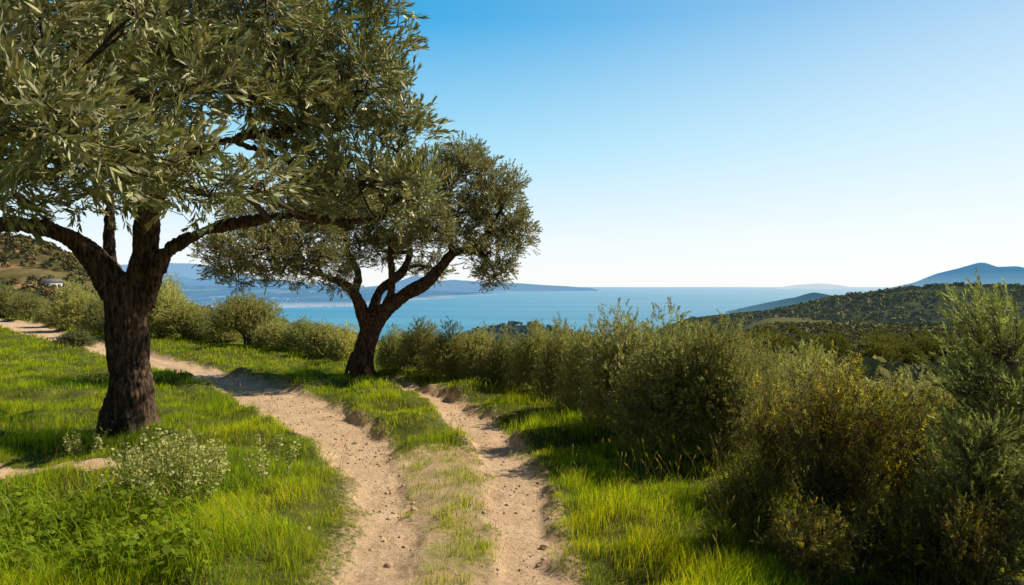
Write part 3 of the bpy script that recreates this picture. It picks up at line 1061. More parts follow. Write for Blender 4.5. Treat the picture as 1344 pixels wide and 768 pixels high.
GO = 'olive shrubs in the row along the far side of the lane'
rows = [
    (0, 8, 418, 379, 66, 'rounded olive shrub at the left edge under the brown hill'),
    (2, 36, 421, 390, 48, 'olive shrub in front of the white house on the hill'),
    (1, 74, 428, 396, 52, 'low olive shrub just right of and below the white house'),
    (0, 101, 434, 380, 68, 'spreading olive shrub above the silvery tuft by the lane'),
    (2, 133, 441, 385, 56, 'olive shrub against the left side of the large olive trunk'),
    (3, 172, 443, 378, 60, 'olive shrub hidden mostly behind the large olive trunk'),
    (1, 213, 446, 372, 78, 'tall olive shrub just right of the large olive trunk'),
    (0, 243, 448, 404, 58, 'olive shrub second right of the large olive trunk'),
    (2, 272, 449, 410, 56, 'olive shrub left of the small olive with visible trunk'),
    (3, 297, 452, 410, 50, 'narrow olive shrub touching the left of the small olive with visible trunk'),
    (0, 362, 462, 422, 66, 'low olive shrub just right of the small olive with visible trunk'),
    (2, 396, 466, 424, 62, 'low olive shrub below the blue bay, midway between the two olive trees'),
    (1, 428, 471, 428, 60, 'low olive shrub two left of the leaning olive trunk'),
    (3, 455, 477, 432, 54, 'low olive shrub touching the left of the leaning olive trunk'),
    (2, 520, 491, 436, 62, 'low olive shrub touching the right of the leaning olive trunk'),
    (0, 553, 496, 430, 70, 'olive shrub where the right track fades behind the leaning olive'),
    (3, 593, 502, 423, 74, 'pointed olive shrub rising against the sea right of the leaning olive'),
    (1, 630, 507, 430, 72, 'olive shrub left of the dark knoll by the water'),
    (2, 668, 512, 433, 74, 'low olive shrub directly below the dark knoll'),
    (0, 702, 520, 430, 78, 'olive shrub just right of the dark knoll by the water'),
    (3, 738, 535, 428, 84, 'olive shrub at the bend of the right grass bank'),
    (1, 772, 552, 427, 92, 'olive shrub with pale top above the shaded grass bank'),
    (1, 822, 582, 412, 128, 'tall olive shrub with upright shoots beside the right grass bank'),
    (2, 888, 606, 413, 168, 'largest rounded olive shrub beside the right grass bank'),
    (0, 950, 618, 424, 118, 'grey green olive shrub left of the russet bush'),
]
for k, px, b, t, w, lab in rows:
    put(kinds[k], px, b, t - 3 + random.uniform(-6, 5), w * (.84 if 500 < px < 800 else .92), lab, GO)
put(tree_kind, 324, 458, 387, 84, 'small round olive with visible trunk standing on the grass verge', None, cat='tree')

GB = 'olive shrubs standing behind the front row'
lb = 'olive shrub half hidden behind the front row of shrubs'
random.seed(5)
back = [(345, 440, 405, 60), (385, 445, 427, 60), (470, 460, 436, 70), (540, 470, 432, 70), (612, 474, 438, 70), (690, 485, 440, 70), (760, 500, 438, 70),
        (795, 505, 430, 70), (855, 530, 428, 80), (920, 540, 422, 90), (975, 560, 426, 100), (1005, 590, 432, 100),
        (1040, 560, 455, 120), (1060, 545, 452, 100), (1100, 560, 470, 130), (1165, 565, 482, 130), (1215, 560, 484, 130), (1260, 550, 480, 130),
        (20, 408, 384, 50), (50, 410, 394, 46), (96, 412, 393, 46), (120, 414, 390, 56), (185, 420, 390, 60), (230, 425, 398, 60)]
for i, (px, b, t, w) in enumerate(back):
    put(kinds[(i * 3 + 1) % 4], px, b, t + (6 if px > 400 else 2) + random.uniform(-4, 14), w * .95, lb, GB)

# valley trees below the right hill, seen between the shrub tops
GV = 'scrub trees on the valley floor below the right hill'
lv = 'small dull green scrub tree on the valley floor below the dark hill'
vkind = [make_bush('scrub_tree', 4.0, 2.3, 700, .26, .75, (.17, .17, .05), 31, 'scrub_leaf', .5, stems=0), make_bush('scrub_tree', 3.4, 2.4, 700, .26, .7, (.13, .14, .045), 32, 'scrub_leaf', .4, stems=0)]
random.seed(15)
for i in range(120):
    px = random.uniform(985, 1380)
    Y = random.uniform(110, 420) if i > 40 else random.uniform(75, 130)
    x = (px - HX) / F * Y
    z = ground_z(x, Y)
    src = vkind[i % 2]
    o = copy_tree(src) if i > 1 else src
    o.location = (x, Y, z - .3)
    s = random.uniform(.55, 1.0)
    o.scale = (s * random.uniform(.9, 1.3), s * random.uniform(.9, 1.3), s)
    o.rotation_euler = (0, 0, random.uniform(0, 6.28))
    tag(o, lv, 'tree', GV)
xs, ys = [], []
while len(xs) < 6200:
    px = random.uniform(900, 1420) if len(xs) < 4200 else random.uniform(1380, 2000)
    Y = 45 + 500 * random.random() ** 1.1 if len(xs) < 4200 else 10 + 300 * random.random() ** 2
    xs.append((px - HX) / F * Y)
    ys.append(Y)
xs, ys = np.array(xs), np.array(ys)
p = np.stack([xs, ys, height(xs, ys)], 1)
blob_stuff('valley_scrub', 'dull green scrub filling the valley floor', p, (.8 + 1.3 * rng.random(len(p))) * np.clip(p[:, 1] / 130, .6, 1),
           np.array([(.20, .19, .055), (.14, .145, .045), (.27, .25, .07), (.09, .10, .035)]), mat_hazy_leaf('valley leaf', (.1, .15, .15), .07), 26)


# russet shrub: thin upright stems, fine twigs, small leaves of several colours
def make_russet():
    random.seed(44)
    root = empty('russet_bush')
    st = MB()
    P, D, C = [], [], []
    pal = [((.29, .225, .13), 4), ((.20, .205, .085), 4), ((.42, .40, .065), 2.4), ((.52, .23, .06), .35), ((.60, .48, .06), 1.2)]
    cl = [c for c, w in pal]
    ww = np.array([w for c, w in pal]) / sum(w for c, w in pal)
    for i in range(95):
        a = random.uniform(0, 6.283)
        lean = random.uniform(0, .52) ** .9
        h = random.uniform(.95, 1.5) * (1 - .35 * lean)
        if random.random() < .06:
            h *= 1.12
        b = np.array([random.gauss(0, .09), random.gauss(0, .09), -.05])
        tip = b + np.array([math.cos(a) * lean * h * 1.35, math.sin(a) * lean * h * 1.35, h])
        m_ = (b + tip) / 2 + rng.normal(size=3) * .06 - np.array([math.cos(a), math.sin(a), 0]) * .06
        p_ = spline([b, m_, tip], 7)
        st.tube(p_, np.linspace(.008, .0018, len(p_)), 4)
        cm = cl[rng.choice(len(cl), p=ww)]
        for k in range(12):
            t = random.uniform(.28, 1)
            s0 = p_[int(t * (len(p_) - 1))]
            d = unit(rng.normal(size=3) * .7 + np.array([math.cos(a) * .4, math.sin(a) * .4, .8]))
            ln = random.uniform(.10, .30)
            e = s0 + d * ln
            st.tube([s0, (s0 + e) / 2 + rng.normal(size=3) * .012, e], [.0028, .002, .001], 3)
            for q in range(4):
                f = random.uniform(.3, 1)
                P.append(s0 + d * ln * f)
                D.append(d + rng.normal(size=3) * .5)
                c_ = cm if random.random() < .6 else cl[rng.choice(len(cl), p=ww)]
                C.append(np.array(c_) * random.uniform(.5, 1.5))
    tm = [sprig_template(5, .09, .026, .012, (65, 35), False) for _ in range(6)]
    stamp(tm, np.array(P), np.array(D), rng.uniform(.7, 1.3, len(P)), np.array(C), QUAD, .4, 'foliage', M['scrub_leaf'], root)
    st.build('stem', M['stem'], root)
    root['H'], root['R'] = 1.62, .95
    return root


rus = make_russet()
put(rus, 1105, 0, 418, 235, 'twiggy russet and yellow bush in the right foreground', None, Y=4.7, cat='shrub', drop=.1, rz=.6)
GR = 'twiggy russet bushes'
put(rus, 1025, 0, 470, 150, 'smaller brown twiggy bush left behind the russet and yellow bush', None, Y=5.7, cat='shrub', drop=.1, rz=2.2)
put(rus, 1195, 0, 478, 190, 'yellowish twiggy bush between the russet bush and the tall dark shrub at right edge', None, Y=5.2, cat='shrub', drop=.1, rz=4.2)


# feathery evergreen at the right edge
def make_evergreen():
    random.seed(61)
    root = empty('evergreen_shrub')
    tr = MB()
    tp = spline([[0, 0, -.1, .045], [.02, .02, .6, .04], [-.03, 0, 1.2, .028], [0, .02, 1.75, .008]], 8)
    tr.tube(tp[:, :3], tp[:, 3], 8)
    P, D, C = [], [], []
    for i in range(80):
        f = random.random() ** .8
        z = .12 + 1.5 * f
        s0 = np.array([np.interp(z, tp[:, 2], tp[:, 0]), np.interp(z, tp[:, 2], tp[:, 1]), z])
        a = i * 2.399 + random.uniform(-.3, .3)
        ln = random.uniform(.4, .8) * (1 - .35 * f)
        d = np.array([math.cos(a), math.sin(a), random.uniform(.35, .8)])
        e = s0 + d * ln
        m_ = (s0 + e) / 2 - np.array([0, 0, .05])
        p_ = spline([s0, m_, e + np.array([0, 0, .08])], 6)
        tr.tube(p_, np.linspace(.012, .003, len(p_)), 5)
        for k in range(22):
            t = random.uniform(.15, 1)
            q = p_[int(t * (len(p_) - 1))]
            dd = unit(d + rng.normal(size=3) * .85 + np.array([0, 0, .35]))
            L = random.uniform(.04, .2)
            tr.tube([q, q + dd * L], [.004, .002], 3)
            P.append(q + dd * L * .6)
            D.append(dd + np.array([0, 0, .2]))
            C.append(np.array((.24, .275, .10)) * random.uniform(.6, 1.4) * (1.5 if t > .75 else .9))  # sunlit tips painted in: outer shoots coloured lighter
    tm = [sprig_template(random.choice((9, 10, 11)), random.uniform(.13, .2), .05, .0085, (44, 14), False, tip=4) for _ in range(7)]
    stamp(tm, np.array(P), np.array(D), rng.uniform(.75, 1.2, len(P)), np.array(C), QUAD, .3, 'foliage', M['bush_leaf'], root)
    tr.build('trunk', M['stem'], root)
    root['H'], root['R'] = 2.15, .95
    return root


ev = make_evergreen()
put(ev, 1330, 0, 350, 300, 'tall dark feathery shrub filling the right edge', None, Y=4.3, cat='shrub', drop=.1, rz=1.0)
put(ev, 1285, 0, 520, 200, 'shaded low evergreen shrub below the tall dark shrub at right edge', None, Y=4.0, cat='shrub', drop=.1, rz=3.0)
put(rus, 1195, 0, 620, 180, 'dark shaded twiggy bush at the bottom right corner', None, Y=4.05, cat='shrub', drop=.1, rz=5.0)
put(rus, 1065, 0, 632, 150, 'low twiggy bush at the bottom of the picture under the russet bush', None, Y=4.0, cat='shrub', drop=.1, rz=1.4)
put(rus, 1260, 0, 600, 150, 'small twiggy bush in the shade right under the tall dark shrub at right edge', None, Y=3.8, cat='shrub', drop=.1, rz=3.3)
put(ev, 1420, 0, 560, 260, 'low evergreen shrub in the bottom right corner', None, Y=3.7, cat='shrub', drop=.1, rz=4.4)
broom = make_bush('broom_bush', .75, .42, 1000, .03, .16, (.26, .25, .085), 71, 'scrub_leaf', 1.3, lobes=7)
put(broom, 983, 0, 592, 112, 'small pale broom bush at the edge of the shaded right bank', None, Y=4.75, cat='shrub', drop=.05, rz=0)
grey = make_bush('grey_sprig', .35, .22, 90, .04, .12, (.16, .165, .11), 72, 'scrub_leaf', .6, lobes=3, stems=2)
put(grey, 1130, 0, 690, 70, 'little grey leaved sprig catching light at the foot of the russet bush', None, Y=4.15, cat='plant', drop=.0, rz=0)
silver = make_bush('lavender_bush', .5, .42, 700, .05, .16, (.17, .19, .10), 73, 'scrub_leaf', .9, lobes=6, stems=2)
put(silver, 98, 462, 434, 44, 'silvery green rounded tuft on the grass beside the far lane', None, cat='shrub', rz=0)

# ---------------------------------------------------------------- grass
def build_grass():
    V, Cc = [], []
    zones = [(3.2, 5.2, 5200, .0034), (5.2, 7.5, 3400, .0042), (7.5, 10.5, 1700, .0056), (10.5, 15, 850, .0078), (15, 22, 330, .013), (22, 34, 90, .024), (34, 55, 26, .04)]
    allv, allc, n = [], [], 0
    for y0, y1, den, wd in zones:
        xa, xb = -.78 * y1 - 1.0, (.74 if y1 < 8 else .42) * y1 + 1
        N = int((xb - xa) * (y1 - y0) * den)
        x = rng.uniform(xa, xb, N)
        y = rng.uniform(y0, y1, N)
        k = (x > -.78 * y - 1.0) & (x < (.74 if y1 < 8 else .42) * y + 1)
        x, y = x[k], y[k]
        t, mid, worn, patch, s, ea, eb = fl = fields(x, y)
        cl = n2(x, y, 2.1, 11) + .6 * n2(x, y, 5.5, 12)
        pr = (1 - np.clip(t * 1.04, 0, 1)) * (1 - .97 * patch)
        spars = sstep(-.5, .2, n2(x, y, 3.2, 21) + .7 * n2(x, y, 8, 22))
        pr = pr * np.where(mid > .4, .8 * spars, 1) * (1 - .8 * worn * (1 - spars))
        pr = pr * np.where(s > .5, .35, 1) * np.where(s > 3.5, 0, 1)
        pr = pr * np.clip(.8 + .5 * cl, .3, 1)
        k = rng.random(len(x)) < pr
        x, y = x[k], y[k]
        fl = tuple(q[k] for q in fl)
        t, mid, worn, patch, s, ea, eb = fl
        cl = cl[k]
        z = height(x, y, fl) - .006
        m = len(x)
        short = np.clip(1 - .28 * mid - .6 * worn - .5 * patch, .2, 1)
        edge = sstep(0, .25, np.minimum(ea, eb))
        tall = .08 + .10 * np.clip(cl, -.6, 1)
        # longer grass bottom left and along the right bank
        bl = np.exp(-((x + 2.4) / 1.5) ** 2 - ((y - 4.3) / 1.0) ** 2)
        rb = (1 - sstep(0, 1.1, np.abs(s + .55))) * (y < 12)
        h = tall * short * (.55 + .45 * edge) * (1 + .75 * bl + .45 * rb) * rng.uniform(.55, 1.35, m)
        h = h * np.where(y > 22, 1.25, 1)
        a = rng.random(m) * 6.283
        fld = n2(x, y, .8, 14) * 3
        lx = .45 * np.cos(a) + .28 * np.cos(fld) - .10
        ly = .45 * np.sin(a) + .28 * np.sin(fld)
        bend = rng.uniform(.35, 1.25, m) * (1 + .5 * bl)
        w = wd * rng.uniform(.6, 1.25, m) * np.where(mid > .5, 1.15, 1)
        sa = rng.random(m) * 6.283
        sx, sy = np.cos(sa) * w / 2, np.sin(sa) * w / 2
        b = np.stack([x, y, z], 1)
        side = np.stack([sx, sy, np.zeros(m)], 1)
        lean = np.stack([lx, ly, np.zeros(m)], 1) * (h * bend)[:, None]
        upv = np.zeros((m, 3))
        upv[:, 2] = h
        v = np.stack([b - side, b + side, b + upv * .55 + lean * .32 + side * .75, b + upv * .55 + lean * .32 - side * .75, b + upv * (1 - .22 * bend[:, None] * .6) + lean], 1)
        # colour: yellow green, fresher in hollows, straw in places
        g = np.clip(.5 + .55 * n2(x, y, 1.1, 15) + .25 * rng.normal(size=m), 0, 1)[:, None]
        c = np.array([[.36, .53, .014]]) * (1 - g) + np.array([[.74, .72, .022]]) * g
        c = np.where((rng.random(m) < .25 + .3 * n2(x, y, 1.5, 18))[:, None], np.array([[.19, .33, .024]]), c)
        dry = (rng.random(m) < .10 + .08 * np.clip(mid + worn, 0, 1))[:, None]
        c = np.where(dry, np.array([[.42, .36, .11]]), c)
        c = c * rng.uniform(.7, 1.25, (m, 1))
        cc = np.repeat(c[:, None, :], 5, 1) * np.array([.55, .55, 1.0, 1.0, 1.2])[None, :, None]  # shade painted into the blades: dark feet, lighter tips
        allv.append(v.reshape(-1, 3))
        allc.append(cc.reshape(-1, 3))
        n += m
    V = np.concatenate(allv)
    C = np.concatenate(allc)
    base = (np.arange(n) * 5)[:, None]
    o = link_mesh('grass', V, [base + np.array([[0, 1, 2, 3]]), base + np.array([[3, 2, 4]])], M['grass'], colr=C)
    tag(o, 'fresh yellow green grass on the verges and between the tracks', None, None, 'stuff')
    print('grass blades', n)


build_grass()


# long arching blades and broad leaved weeds, bottom left
def build_weeds():
    random.seed(81)
    mb = MB()
    for i in range(650):
        px, py = random.uniform(-40, 330), random.uniform(660, 800)
        if random.random() > 1.15 - px / 420:
            continue
        x, y = on_flat(px, py)
        z = ground_z(x, y)
        a = random.uniform(0, 6.283)
        h = random.uniform(.14, .34)
        d = np.array([math.cos(a), math.sin(a), 0])
        r = random.uniform(.08, .34)
        pts = spline([[x, y, z], np.array([x, y, z + h * .7]) + d * r * .3, np.array([x, y, z + h]) + d * r, np.array([x, y, z + h * .82]) + d * r * 1.5], 4)
        sd = np.array([-d[1], d[0], 0]) * .0042
        w = np.linspace(1, .12, len(pts))[:, None]
        v = np.concatenate([pts - sd * w, pts + sd * w])
        n = len(pts)
        q = np.array([[k, k + 1, n + k + 1, n + k] for k in range(n - 1)])
        mb.add(v, [q], np.array((.24, .38, .02)) * random.uniform(.7, 1.4))
    for i in range(330):
        px, py = random.uniform(-30, 270), random.uniform(672, 790)
        x, y = on_flat(px, py)
        z = ground_z(x, y)
        for k in range(random.randint(3, 7)):
            a = random.uniform(0, 6.283)
            rr, hh = random.uniform(.02, .11), random.uniform(.06, .24)
            c = np.array([x + math.cos(a) * rr, y + math.sin(a) * rr, z + hh])
            nrm = unit(np.array([math.cos(a) * .5, math.sin(a) * .5, 1]) + rng.normal(size=3) * .35)
            t1 = unit(np.cross(nrm, rng.normal(size=3)))
            t2 = np.cross(nrm, t1)
            L = random.uniform(.014, .03)
            ring = [(1.25, 0), (.75, .5), (.25, .95), (-.3, .55), (-.9, .75), (-.55, 0), (-.9, -.75), (-.3, -.55), (.25, -.95), (.75, -.5)]
            v = np.array([c + t1 * u_ * L + t2 * w_ * L + nrm * L * .25 * (u_ * u_ + w_ * w_) * -.4 for u_, w_ in ring])
            mb.add(v, [np.arange(10)[None, :]], np.array((.26, .34, .03)) * random.uniform(.5, 1.3))
            mb.tube([np.array([x, y, z]), (np.array([x, y, z]) + c) / 2 + rng.normal(size=3) * .008, c], [.0016, .0014, .001], 3, np.array((.10, .15, .03)))
    yy = rng.uniform(3.9, 11, 9000)
    xx = rng.uniform(-.72, .42, 9000) * yy
    fl = fields(xx, yy)
    zz = height(xx, yy, fl)
    ok = (fl[0] < .1) & (fl[4] < .4) & (fl[1] < .2) & (rng.random(9000) < np.where(fl[4] > -.9, .8, .22))
    for x, y, z in list(zip(xx[ok], yy[ok], zz[ok]))[:520]:
        a, h, r = random.uniform(0, 6.283), random.uniform(.18, .36), random.uniform(.02, .12)
        d = np.array([math.cos(a), math.sin(a), 0])
        p_ = spline([[x, y, z], np.array([x, y, z + h * .6]) + d * r * .3, np.array([x, y, z + h]) + d * r], 4)
        cs_ = np.array((.42, .40, .12)) * random.uniform(.5, 1.1)
        mb.tube(p_, np.linspace(.0016, .0009, len(p_)), 3, cs_)
        e = unit(p_[-1] - p_[-3])
        mb.tube([p_[-1], p_[-1] + e * .02, p_[-1] + e * .05], [.001, .0038, .0008], 4, np.array((.55, .46, .2)) * random.uniform(.6, 1.1))
    o = mb.build('weeds', M['weed'], use_col=True)
    tag(o, 'long arching grass and small lobed leaves in the left foreground', None, None, 'stuff')


build_weeds()


# cream flowered plants
def make_flower(seed, nst, H, Rr):
    random.seed(seed)
    root = empty('wildflower_plant')
    st, fl, lf = MB(), MB(), MB()
    for i in range(nst):
        a = random.uniform(0, 6.283)
        rr = Rr * math.sqrt(random.random())
        h = H * random.uniform(.6, 1.0) * (1 - .25 * (rr / Rr) ** 2)
        b = np.array([math.cos(a) * rr * .5, math.sin(a) * rr * .5, -.02])
        tip = np.array([math.cos(a) * rr, math.sin(a) * rr, h])
        p_ = spline([b, (b + tip) / 2 + rng.normal(size=3) * .015, tip], 7)
        st.tube(p_, np.linspace(.0026, .001, len(p_)), 3, np.array((.26, .30, .09)) * random.uniform(.7, 1.2))
        for k in range(18):
            t = random.uniform(.12, .8)
            s0 = p_[int(t * (len(p_) - 1))]
            d = unit(np.array([*(rng.normal(size=2)), .8]))
            sd = unit(np.cross(d, rng.normal(size=3))) * .0035
            L = random.uniform(.03, .06)
            lf.add(np.array([s0, s0 + d * L * .5 + sd, s0 + d * L, s0 + d * L * .5 - sd]), QUAD, np.array((.34, .38, .13)) * random.uniform(.7, 1.4))
        for k in range(random.randint(12, 22)):
            t = random.uniform(.45, 1)
            s0 = p_[min(int(t * (len(p_) - 1)), len(p_) - 1)]
            c = s0 + rng.normal(size=3) * np.array([.011, .011, .012])
            n_ = unit(rng.normal(size=3) + np.array([0, -.2, .8]))
            t1 = unit(np.cross(n_, rng.normal(size=3)))
            t2 = np.cross(n_, t1)
            r_ = random.uniform(.007, .012)
            cc = np.array((.62, .62, .30)) * random.uniform(.65, 1.15)
            for j in range(5):
                ph = j * 1.2566
                d = math.cos(ph) * t1 + math.sin(ph) * t2
                e = -math.sin(ph) * t1 + math.cos(ph) * t2
                fl.add(np.array([c, c + d * r_ * .6 + e * r_ * .4 + n_ * r_ * .2, c + d * r_ + n_ * r_ * .35, c + d * r_ * .6 - e * r_ * .4 + n_ * r_ * .2]), QUAD, cc)
    st.build('stem', M['weed'], root, use_col=True)
    fl.build('flower', M['petal'], root, use_col=True)
    lf.build('foliage', M['weed'], root, use_col=True)
    root['H'], root['R'] = H, Rr
    return root


fl1 = make_flower(91, 140, .62, .36)
put(fl1, 222, 690, 546, 165, 'large cream flowered wild plant in the left foreground grass', None, cat='plant', rz=.4)
fl2 = make_flower(92, 12, .45, .22)
put(fl2, 352, 645, 556, 95, 'smaller sparse flowered plant right of the large cream flowered one', None, cat='plant', rz=2.0)
put(fl2, 112, 612, 568, 60, 'few thin flower stems in the grass in front of the large trunk', None, cat='plant', rz=1.0)


# ---------------------------------------------------------------- stones
def stone_mesh(seed, sub=2):
    import bmesh
    bm = bmesh.new()
    bmesh.ops.create_icosphere(bm, subdivisions=sub, radius=1)
    for v in bm.verts:
        c = np.array(v.co)[None]
        v.co *= 1 + .35 * float(pnoise(c * 1.1 + seed)[0]) + .12 * float(pnoise(c * 3 + seed)[0])
        v.co.z *= .65
    me = bpy.data.meshes.new('stone')
    bm.to_mesh(me)
    bm.free()
    me.materials.append(M['stone'])
    return me


for i, (px, py, w, lab) in enumerate([(716, 712, 16, 'reddish clod of earth on the right edge of the right track'), (467, 578, 9, 'dark little stone lying in the bend of the left track'),
                                      (509, 738, 11, 'stone at the foot of the picture on the left track'), (486, 716, 7, 'smallest stone on the left track near its worn verge'),
                                      (543, 668, 12, 'clod on the bank between the tracks near the left one'), (404, 706, 8, 'pale stone in the worn grass left of the left track')]):
    x, y = on_flat(px, py)
    o = bpy.data.objects.new('stone', stone_mesh(i * 7.3))
    col.objects.link(o)
    r = w / 2 * y / F
    o.scale = (r, r * .9, r)
    o.rotation_euler = (0, 0, i * 1.3)
    o.location = (x, y, ground_z(x, y) + r * .2)
    tag(o, lab, 'stone')

mb = MB()
oct_v = np.array([(1, 0, 0), (0, 1, 0), (-1, 0, 0), (0, -1, 0), (0, 0, .7), (0, 0, -.7)], float)
oct_f = [np.array([(0, 1, 4), (1, 2, 4), (2, 3, 4), (3, 0, 4), (1, 0, 5), (2, 1, 5), (3, 2, 5), (0, 3, 5)])]
xs = rng.uniform(-6, 1.2, 60000)
ys = rng.uniform(3.4, 14, 60000)
t, mid = fields(xs, ys)[:2]
k = (rng.random(len(xs)) < np.clip(np.maximum(t, mid * .4), 0, 1) * np.clip(.45 + n2(xs, ys, 2.2, 51), .1, 1))
xs, ys = xs[k], ys[k]
zs = height(xs, ys)
for x, y, z in zip(xs, ys, zs):
    r = .0035 + .018 * random.random() ** 10
    v = oct_v * (1 + .3 * rng.normal(size=(6, 1))) * r
    a = random.uniform(0, 6.283)
    v = v @ np.array([[math.cos(a), -math.sin(a), 0], [math.sin(a), math.cos(a), 0], [0, 0, 1]])
    mb.add(v + np.array([x, y, z + r * .2]), oct_f)
print('pebbles', len(xs))
tag(mb.build('gravel', M['stone']), 'loose small gravel and crumbs of earth on the wheel tracks', None, None, 'stuff')


# ---------------------------------------------------------------- the small white house on the left hill
def build_house():
    fv_ = np.linspace(.02, .98, 200)
    fu_ = np.full(200, (67 + 320) / 540)
    hp = left_hill(fu_, fv_)
    q = hp[np.argmin(np.abs(HY - (hp[:, 2] - CAM_H) / hp[:, 1] * F - 376.5))] - np.array([0, 0, .1])
    root = empty('house', q, .95)
    root.scale = (q[1] / 165,) * 3
    w, d, h = 3.6, 3.0, 1.15
    wall = MB()
    v = [(a * w / 2, b * d / 2, c * h) for c in (-1, 1) for a, b in ((-1, -1), (1, -1), (1, 1), (-1, 1))]
    v += [(-w / 2, 0, h + .55), (w / 2, 0, h + .55)]
    wall.add(v, [np.array([[0, 1, 5, 4], [1, 2, 6, 5], [2, 3, 7, 6], [3, 0, 4, 7]]), np.array([[5, 6, 9], [7, 4, 8]])])
    wall.build('wall', mat_plain('white wall', (.74, .72, .68), .8, .1), root)
    roof = MB()
    for s in (-1, 1):
        a = np.array([(-w / 2 - .2, s * (d / 2 + .2), h - .06), (w / 2 + .2, s * (d / 2 + .2), h - .06), (w / 2 + .2, 0, h + .60), (-w / 2 - .2, 0, h + .60)])
        roof.add(np.vstack([a, a + [0, 0, .1]]), [np.array([[0, 1, 2, 3], [4, 7, 6, 5], [0, 4, 5, 1], [1, 5, 6, 2], [3, 7, 4, 0]])])
    roof.build('roof', mat_plain('grey roof', (.13, .14, .17), .8, .2), root)
    wm = mat_plain('dark window', (.03, .035, .045), .3, .1)
    for xx in (-1.1, 0, 1.1):
        b = MB()
        b.add([(xx + a * .28, -d / 2 - .03 + b_ * .03, .25 + c * .35) for c in (-1, 1) for a, b_ in ((-1, -1), (1, -1), (1, 1), (-1, 1))],
              [np.array([[0, 1, 5, 4], [1, 2, 6, 5], [2, 3, 7, 6], [3, 0, 4, 7], [4, 5, 6, 7]])])
        b.build('window', wm, root)
    tag(root, 'tiny white house with grey roof at the foot of the brown hill', 'house')


build_house()

# ---------------------------------------------------------------- light, sky, camera
SUN_AZ, SUN_EL = R(78), R(44)
w = bpy.data.worlds.new('World')
scene.world = w
w.use_nodes = True
nt = w.node_tree
bg = nt.nodes['Background']
sky = nt.nodes.new('ShaderNodeTexSky')
sky.sky_type = 'NISHITA'
sky.sun_disc = False
sky.sun_elevation = SUN_EL
sky.sun_rotation = SUN_AZ
sky.altitude = 100
sky.air_density = 1.0
sky.dust_density = .6
sky.ozone_density = 1.5
bg.inputs[1].default_value = .10


def wn(t, **kw):
    nd = nt.nodes.new(t)
    for k_, v_ in kw.items():
        setattr(nd, k_, v_)
    return nd


tc = wn('ShaderNodeTexCoord')
nrm = wn('ShaderNodeVectorMath', operation='NORMALIZE')
nt.links.new(tc.outputs['Generated'], nrm.inputs[0])
sxyz = wn('ShaderNodeSeparateXYZ')
nt.links.new(nrm.outputs[0], sxyz.inputs[0])
rp = wn('ShaderNodeValToRGB')
el = rp.color_ramp.elements
for p_, c_ in ((.0, (10.5, 10.5, 10.3)), (.06, (9.2, 10.2, 10.7)), (.18, (4.4, 8.4, 10.4)), (.34, (.35, 4.5, 8.7)), (.6, (.2, 1.5, 3.8)), (1, (.08, .45, 1.4))):
    e_ = el.new(p_) if p_ not in (0, 1) else el[0 if p_ == 0 else -1]
    e_.color = (*[q_ / 12 for q_ in c_], 1)
nt.links.new(sxyz.outputs[2], rp.inputs[0])
# paler and brighter towards the sun
dt = wn('ShaderNodeVectorMath', operation='DOT_PRODUCT')
nt.links.new(nrm.outputs[0], dt.inputs[0])
dt.inputs[1].default_value = (math.sin(SUN_AZ), math.cos(SUN_AZ), 0)
gl = wn('ShaderNodeMapRange', interpolation_type='SMOOTHSTEP')
nt.links.new(dt.outputs['Value'], gl.inputs[0])
gl.inputs[1].default_value, gl.inputs[2].default_value = -.05, 1.0
gl.inputs[3].default_value, gl.inputs[4].default_value = 0, .5
mg = wn('ShaderNodeMix', data_type='RGBA')
zf_ = wn('ShaderNodeMapRange')
nt.links.new(sxyz.outputs[2], zf_.inputs[0])
zf_.inputs[1].default_value, zf_.inputs[2].default_value = 0, .5
zf_.inputs[3].default_value, zf_.inputs[4].default_value = 1.5, .55
gm_ = wn('ShaderNodeMath', operation='MULTIPLY', use_clamp=True)
nt.links.new(gl.outputs[0], gm_.inputs[0])
nt.links.new(zf_.outputs[0], gm_.inputs[1])
nt.links.new(gm_.outputs[0], mg.inputs[0])
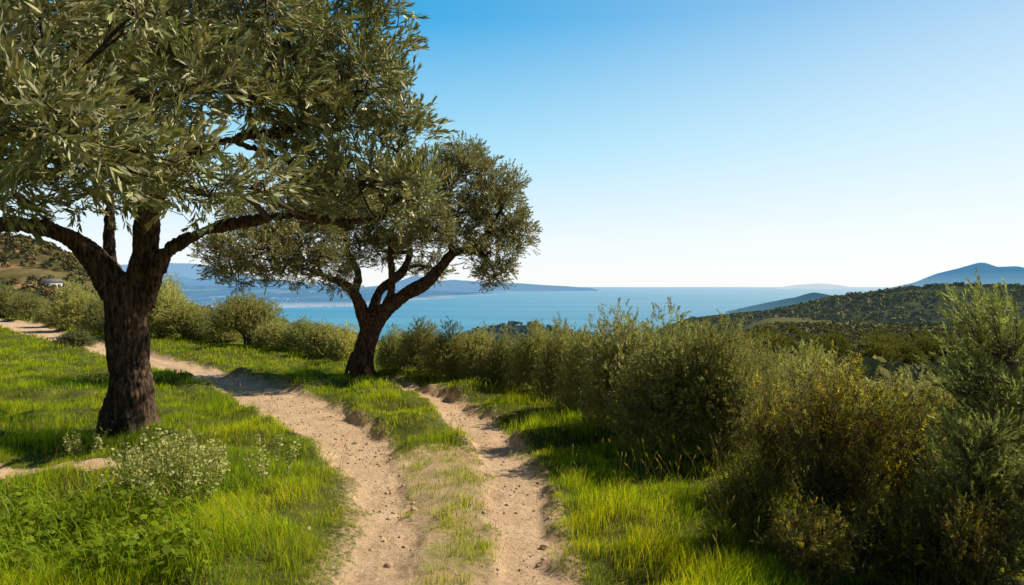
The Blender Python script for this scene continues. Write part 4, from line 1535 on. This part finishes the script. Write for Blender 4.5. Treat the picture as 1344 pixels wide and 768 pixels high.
nt.links.new(rp.outputs[0], mg.inputs[6])
mg.inputs[7].default_value = (.86, .88, .90, 1)
sc = wn('ShaderNodeMix', data_type='RGBA', blend_type='MULTIPLY')
sc.inputs[0].default_value = 1
nt.links.new(mg.outputs[2], sc.inputs[6])
sc.inputs[7].default_value = (12, 12, 12, 1)
ms = wn('ShaderNodeMix', data_type='RGBA')
ms.inputs[0].default_value = .88
nt.links.new(sky.outputs[0], ms.inputs[6])
nt.links.new(sc.outputs[2], ms.inputs[7])
d2 = wn('ShaderNodeVectorMath', operation='DOT_PRODUCT')
nt.links.new(nrm.outputs[0], d2.inputs[0])
d2.inputs[1].default_value = (.5, .866, 0)
fm_ = wn('ShaderNodeMapRange', interpolation_type='SMOOTHSTEP')
nt.links.new(d2.outputs['Value'], fm_.inputs[0])
fm_.inputs[1].default_value, fm_.inputs[2].default_value = -.3, .45
fm_.inputs[3].default_value, fm_.inputs[4].default_value = .18, 1.0
vs = wn('ShaderNodeVectorMath', operation='SCALE')
nt.links.new(ms.outputs[2], vs.inputs[0])
nt.links.new(fm_.outputs[0], vs.inputs['Scale'])
nt.links.new(vs.outputs[0], bg.inputs[0])

sl = bpy.data.lights.new('sun', 'SUN')
sl.energy = 5.0
sl.angle = R(.5)
sl.color = (1, .87, .65)
so = bpy.data.objects.new('sun', sl)
col.objects.link(so)
dv = Vector((math.sin(SUN_AZ) * math.cos(SUN_EL), math.cos(SUN_AZ) * math.cos(SUN_EL), math.sin(SUN_EL)))
so.rotation_euler = dv.to_track_quat('Z', 'Y').to_euler()

cam = bpy.data.cameras.new('camera')
cam.lens = 36 * F / 1344
cam.clip_start = .05
cam.clip_end = 200000
co = bpy.data.objects.new('camera', cam)
co.location = (0, 0, CAM_H)
co.rotation_euler = (R(90) - math.atan((384 - HY) / F), 0, 0)
col.objects.link(co)
scene.camera = co
scene.view_settings.view_transform = 'Standard'
scene.view_settings.look = 'None'
scene.view_settings.exposure = 0
scene.render.engine = 'CYCLES'
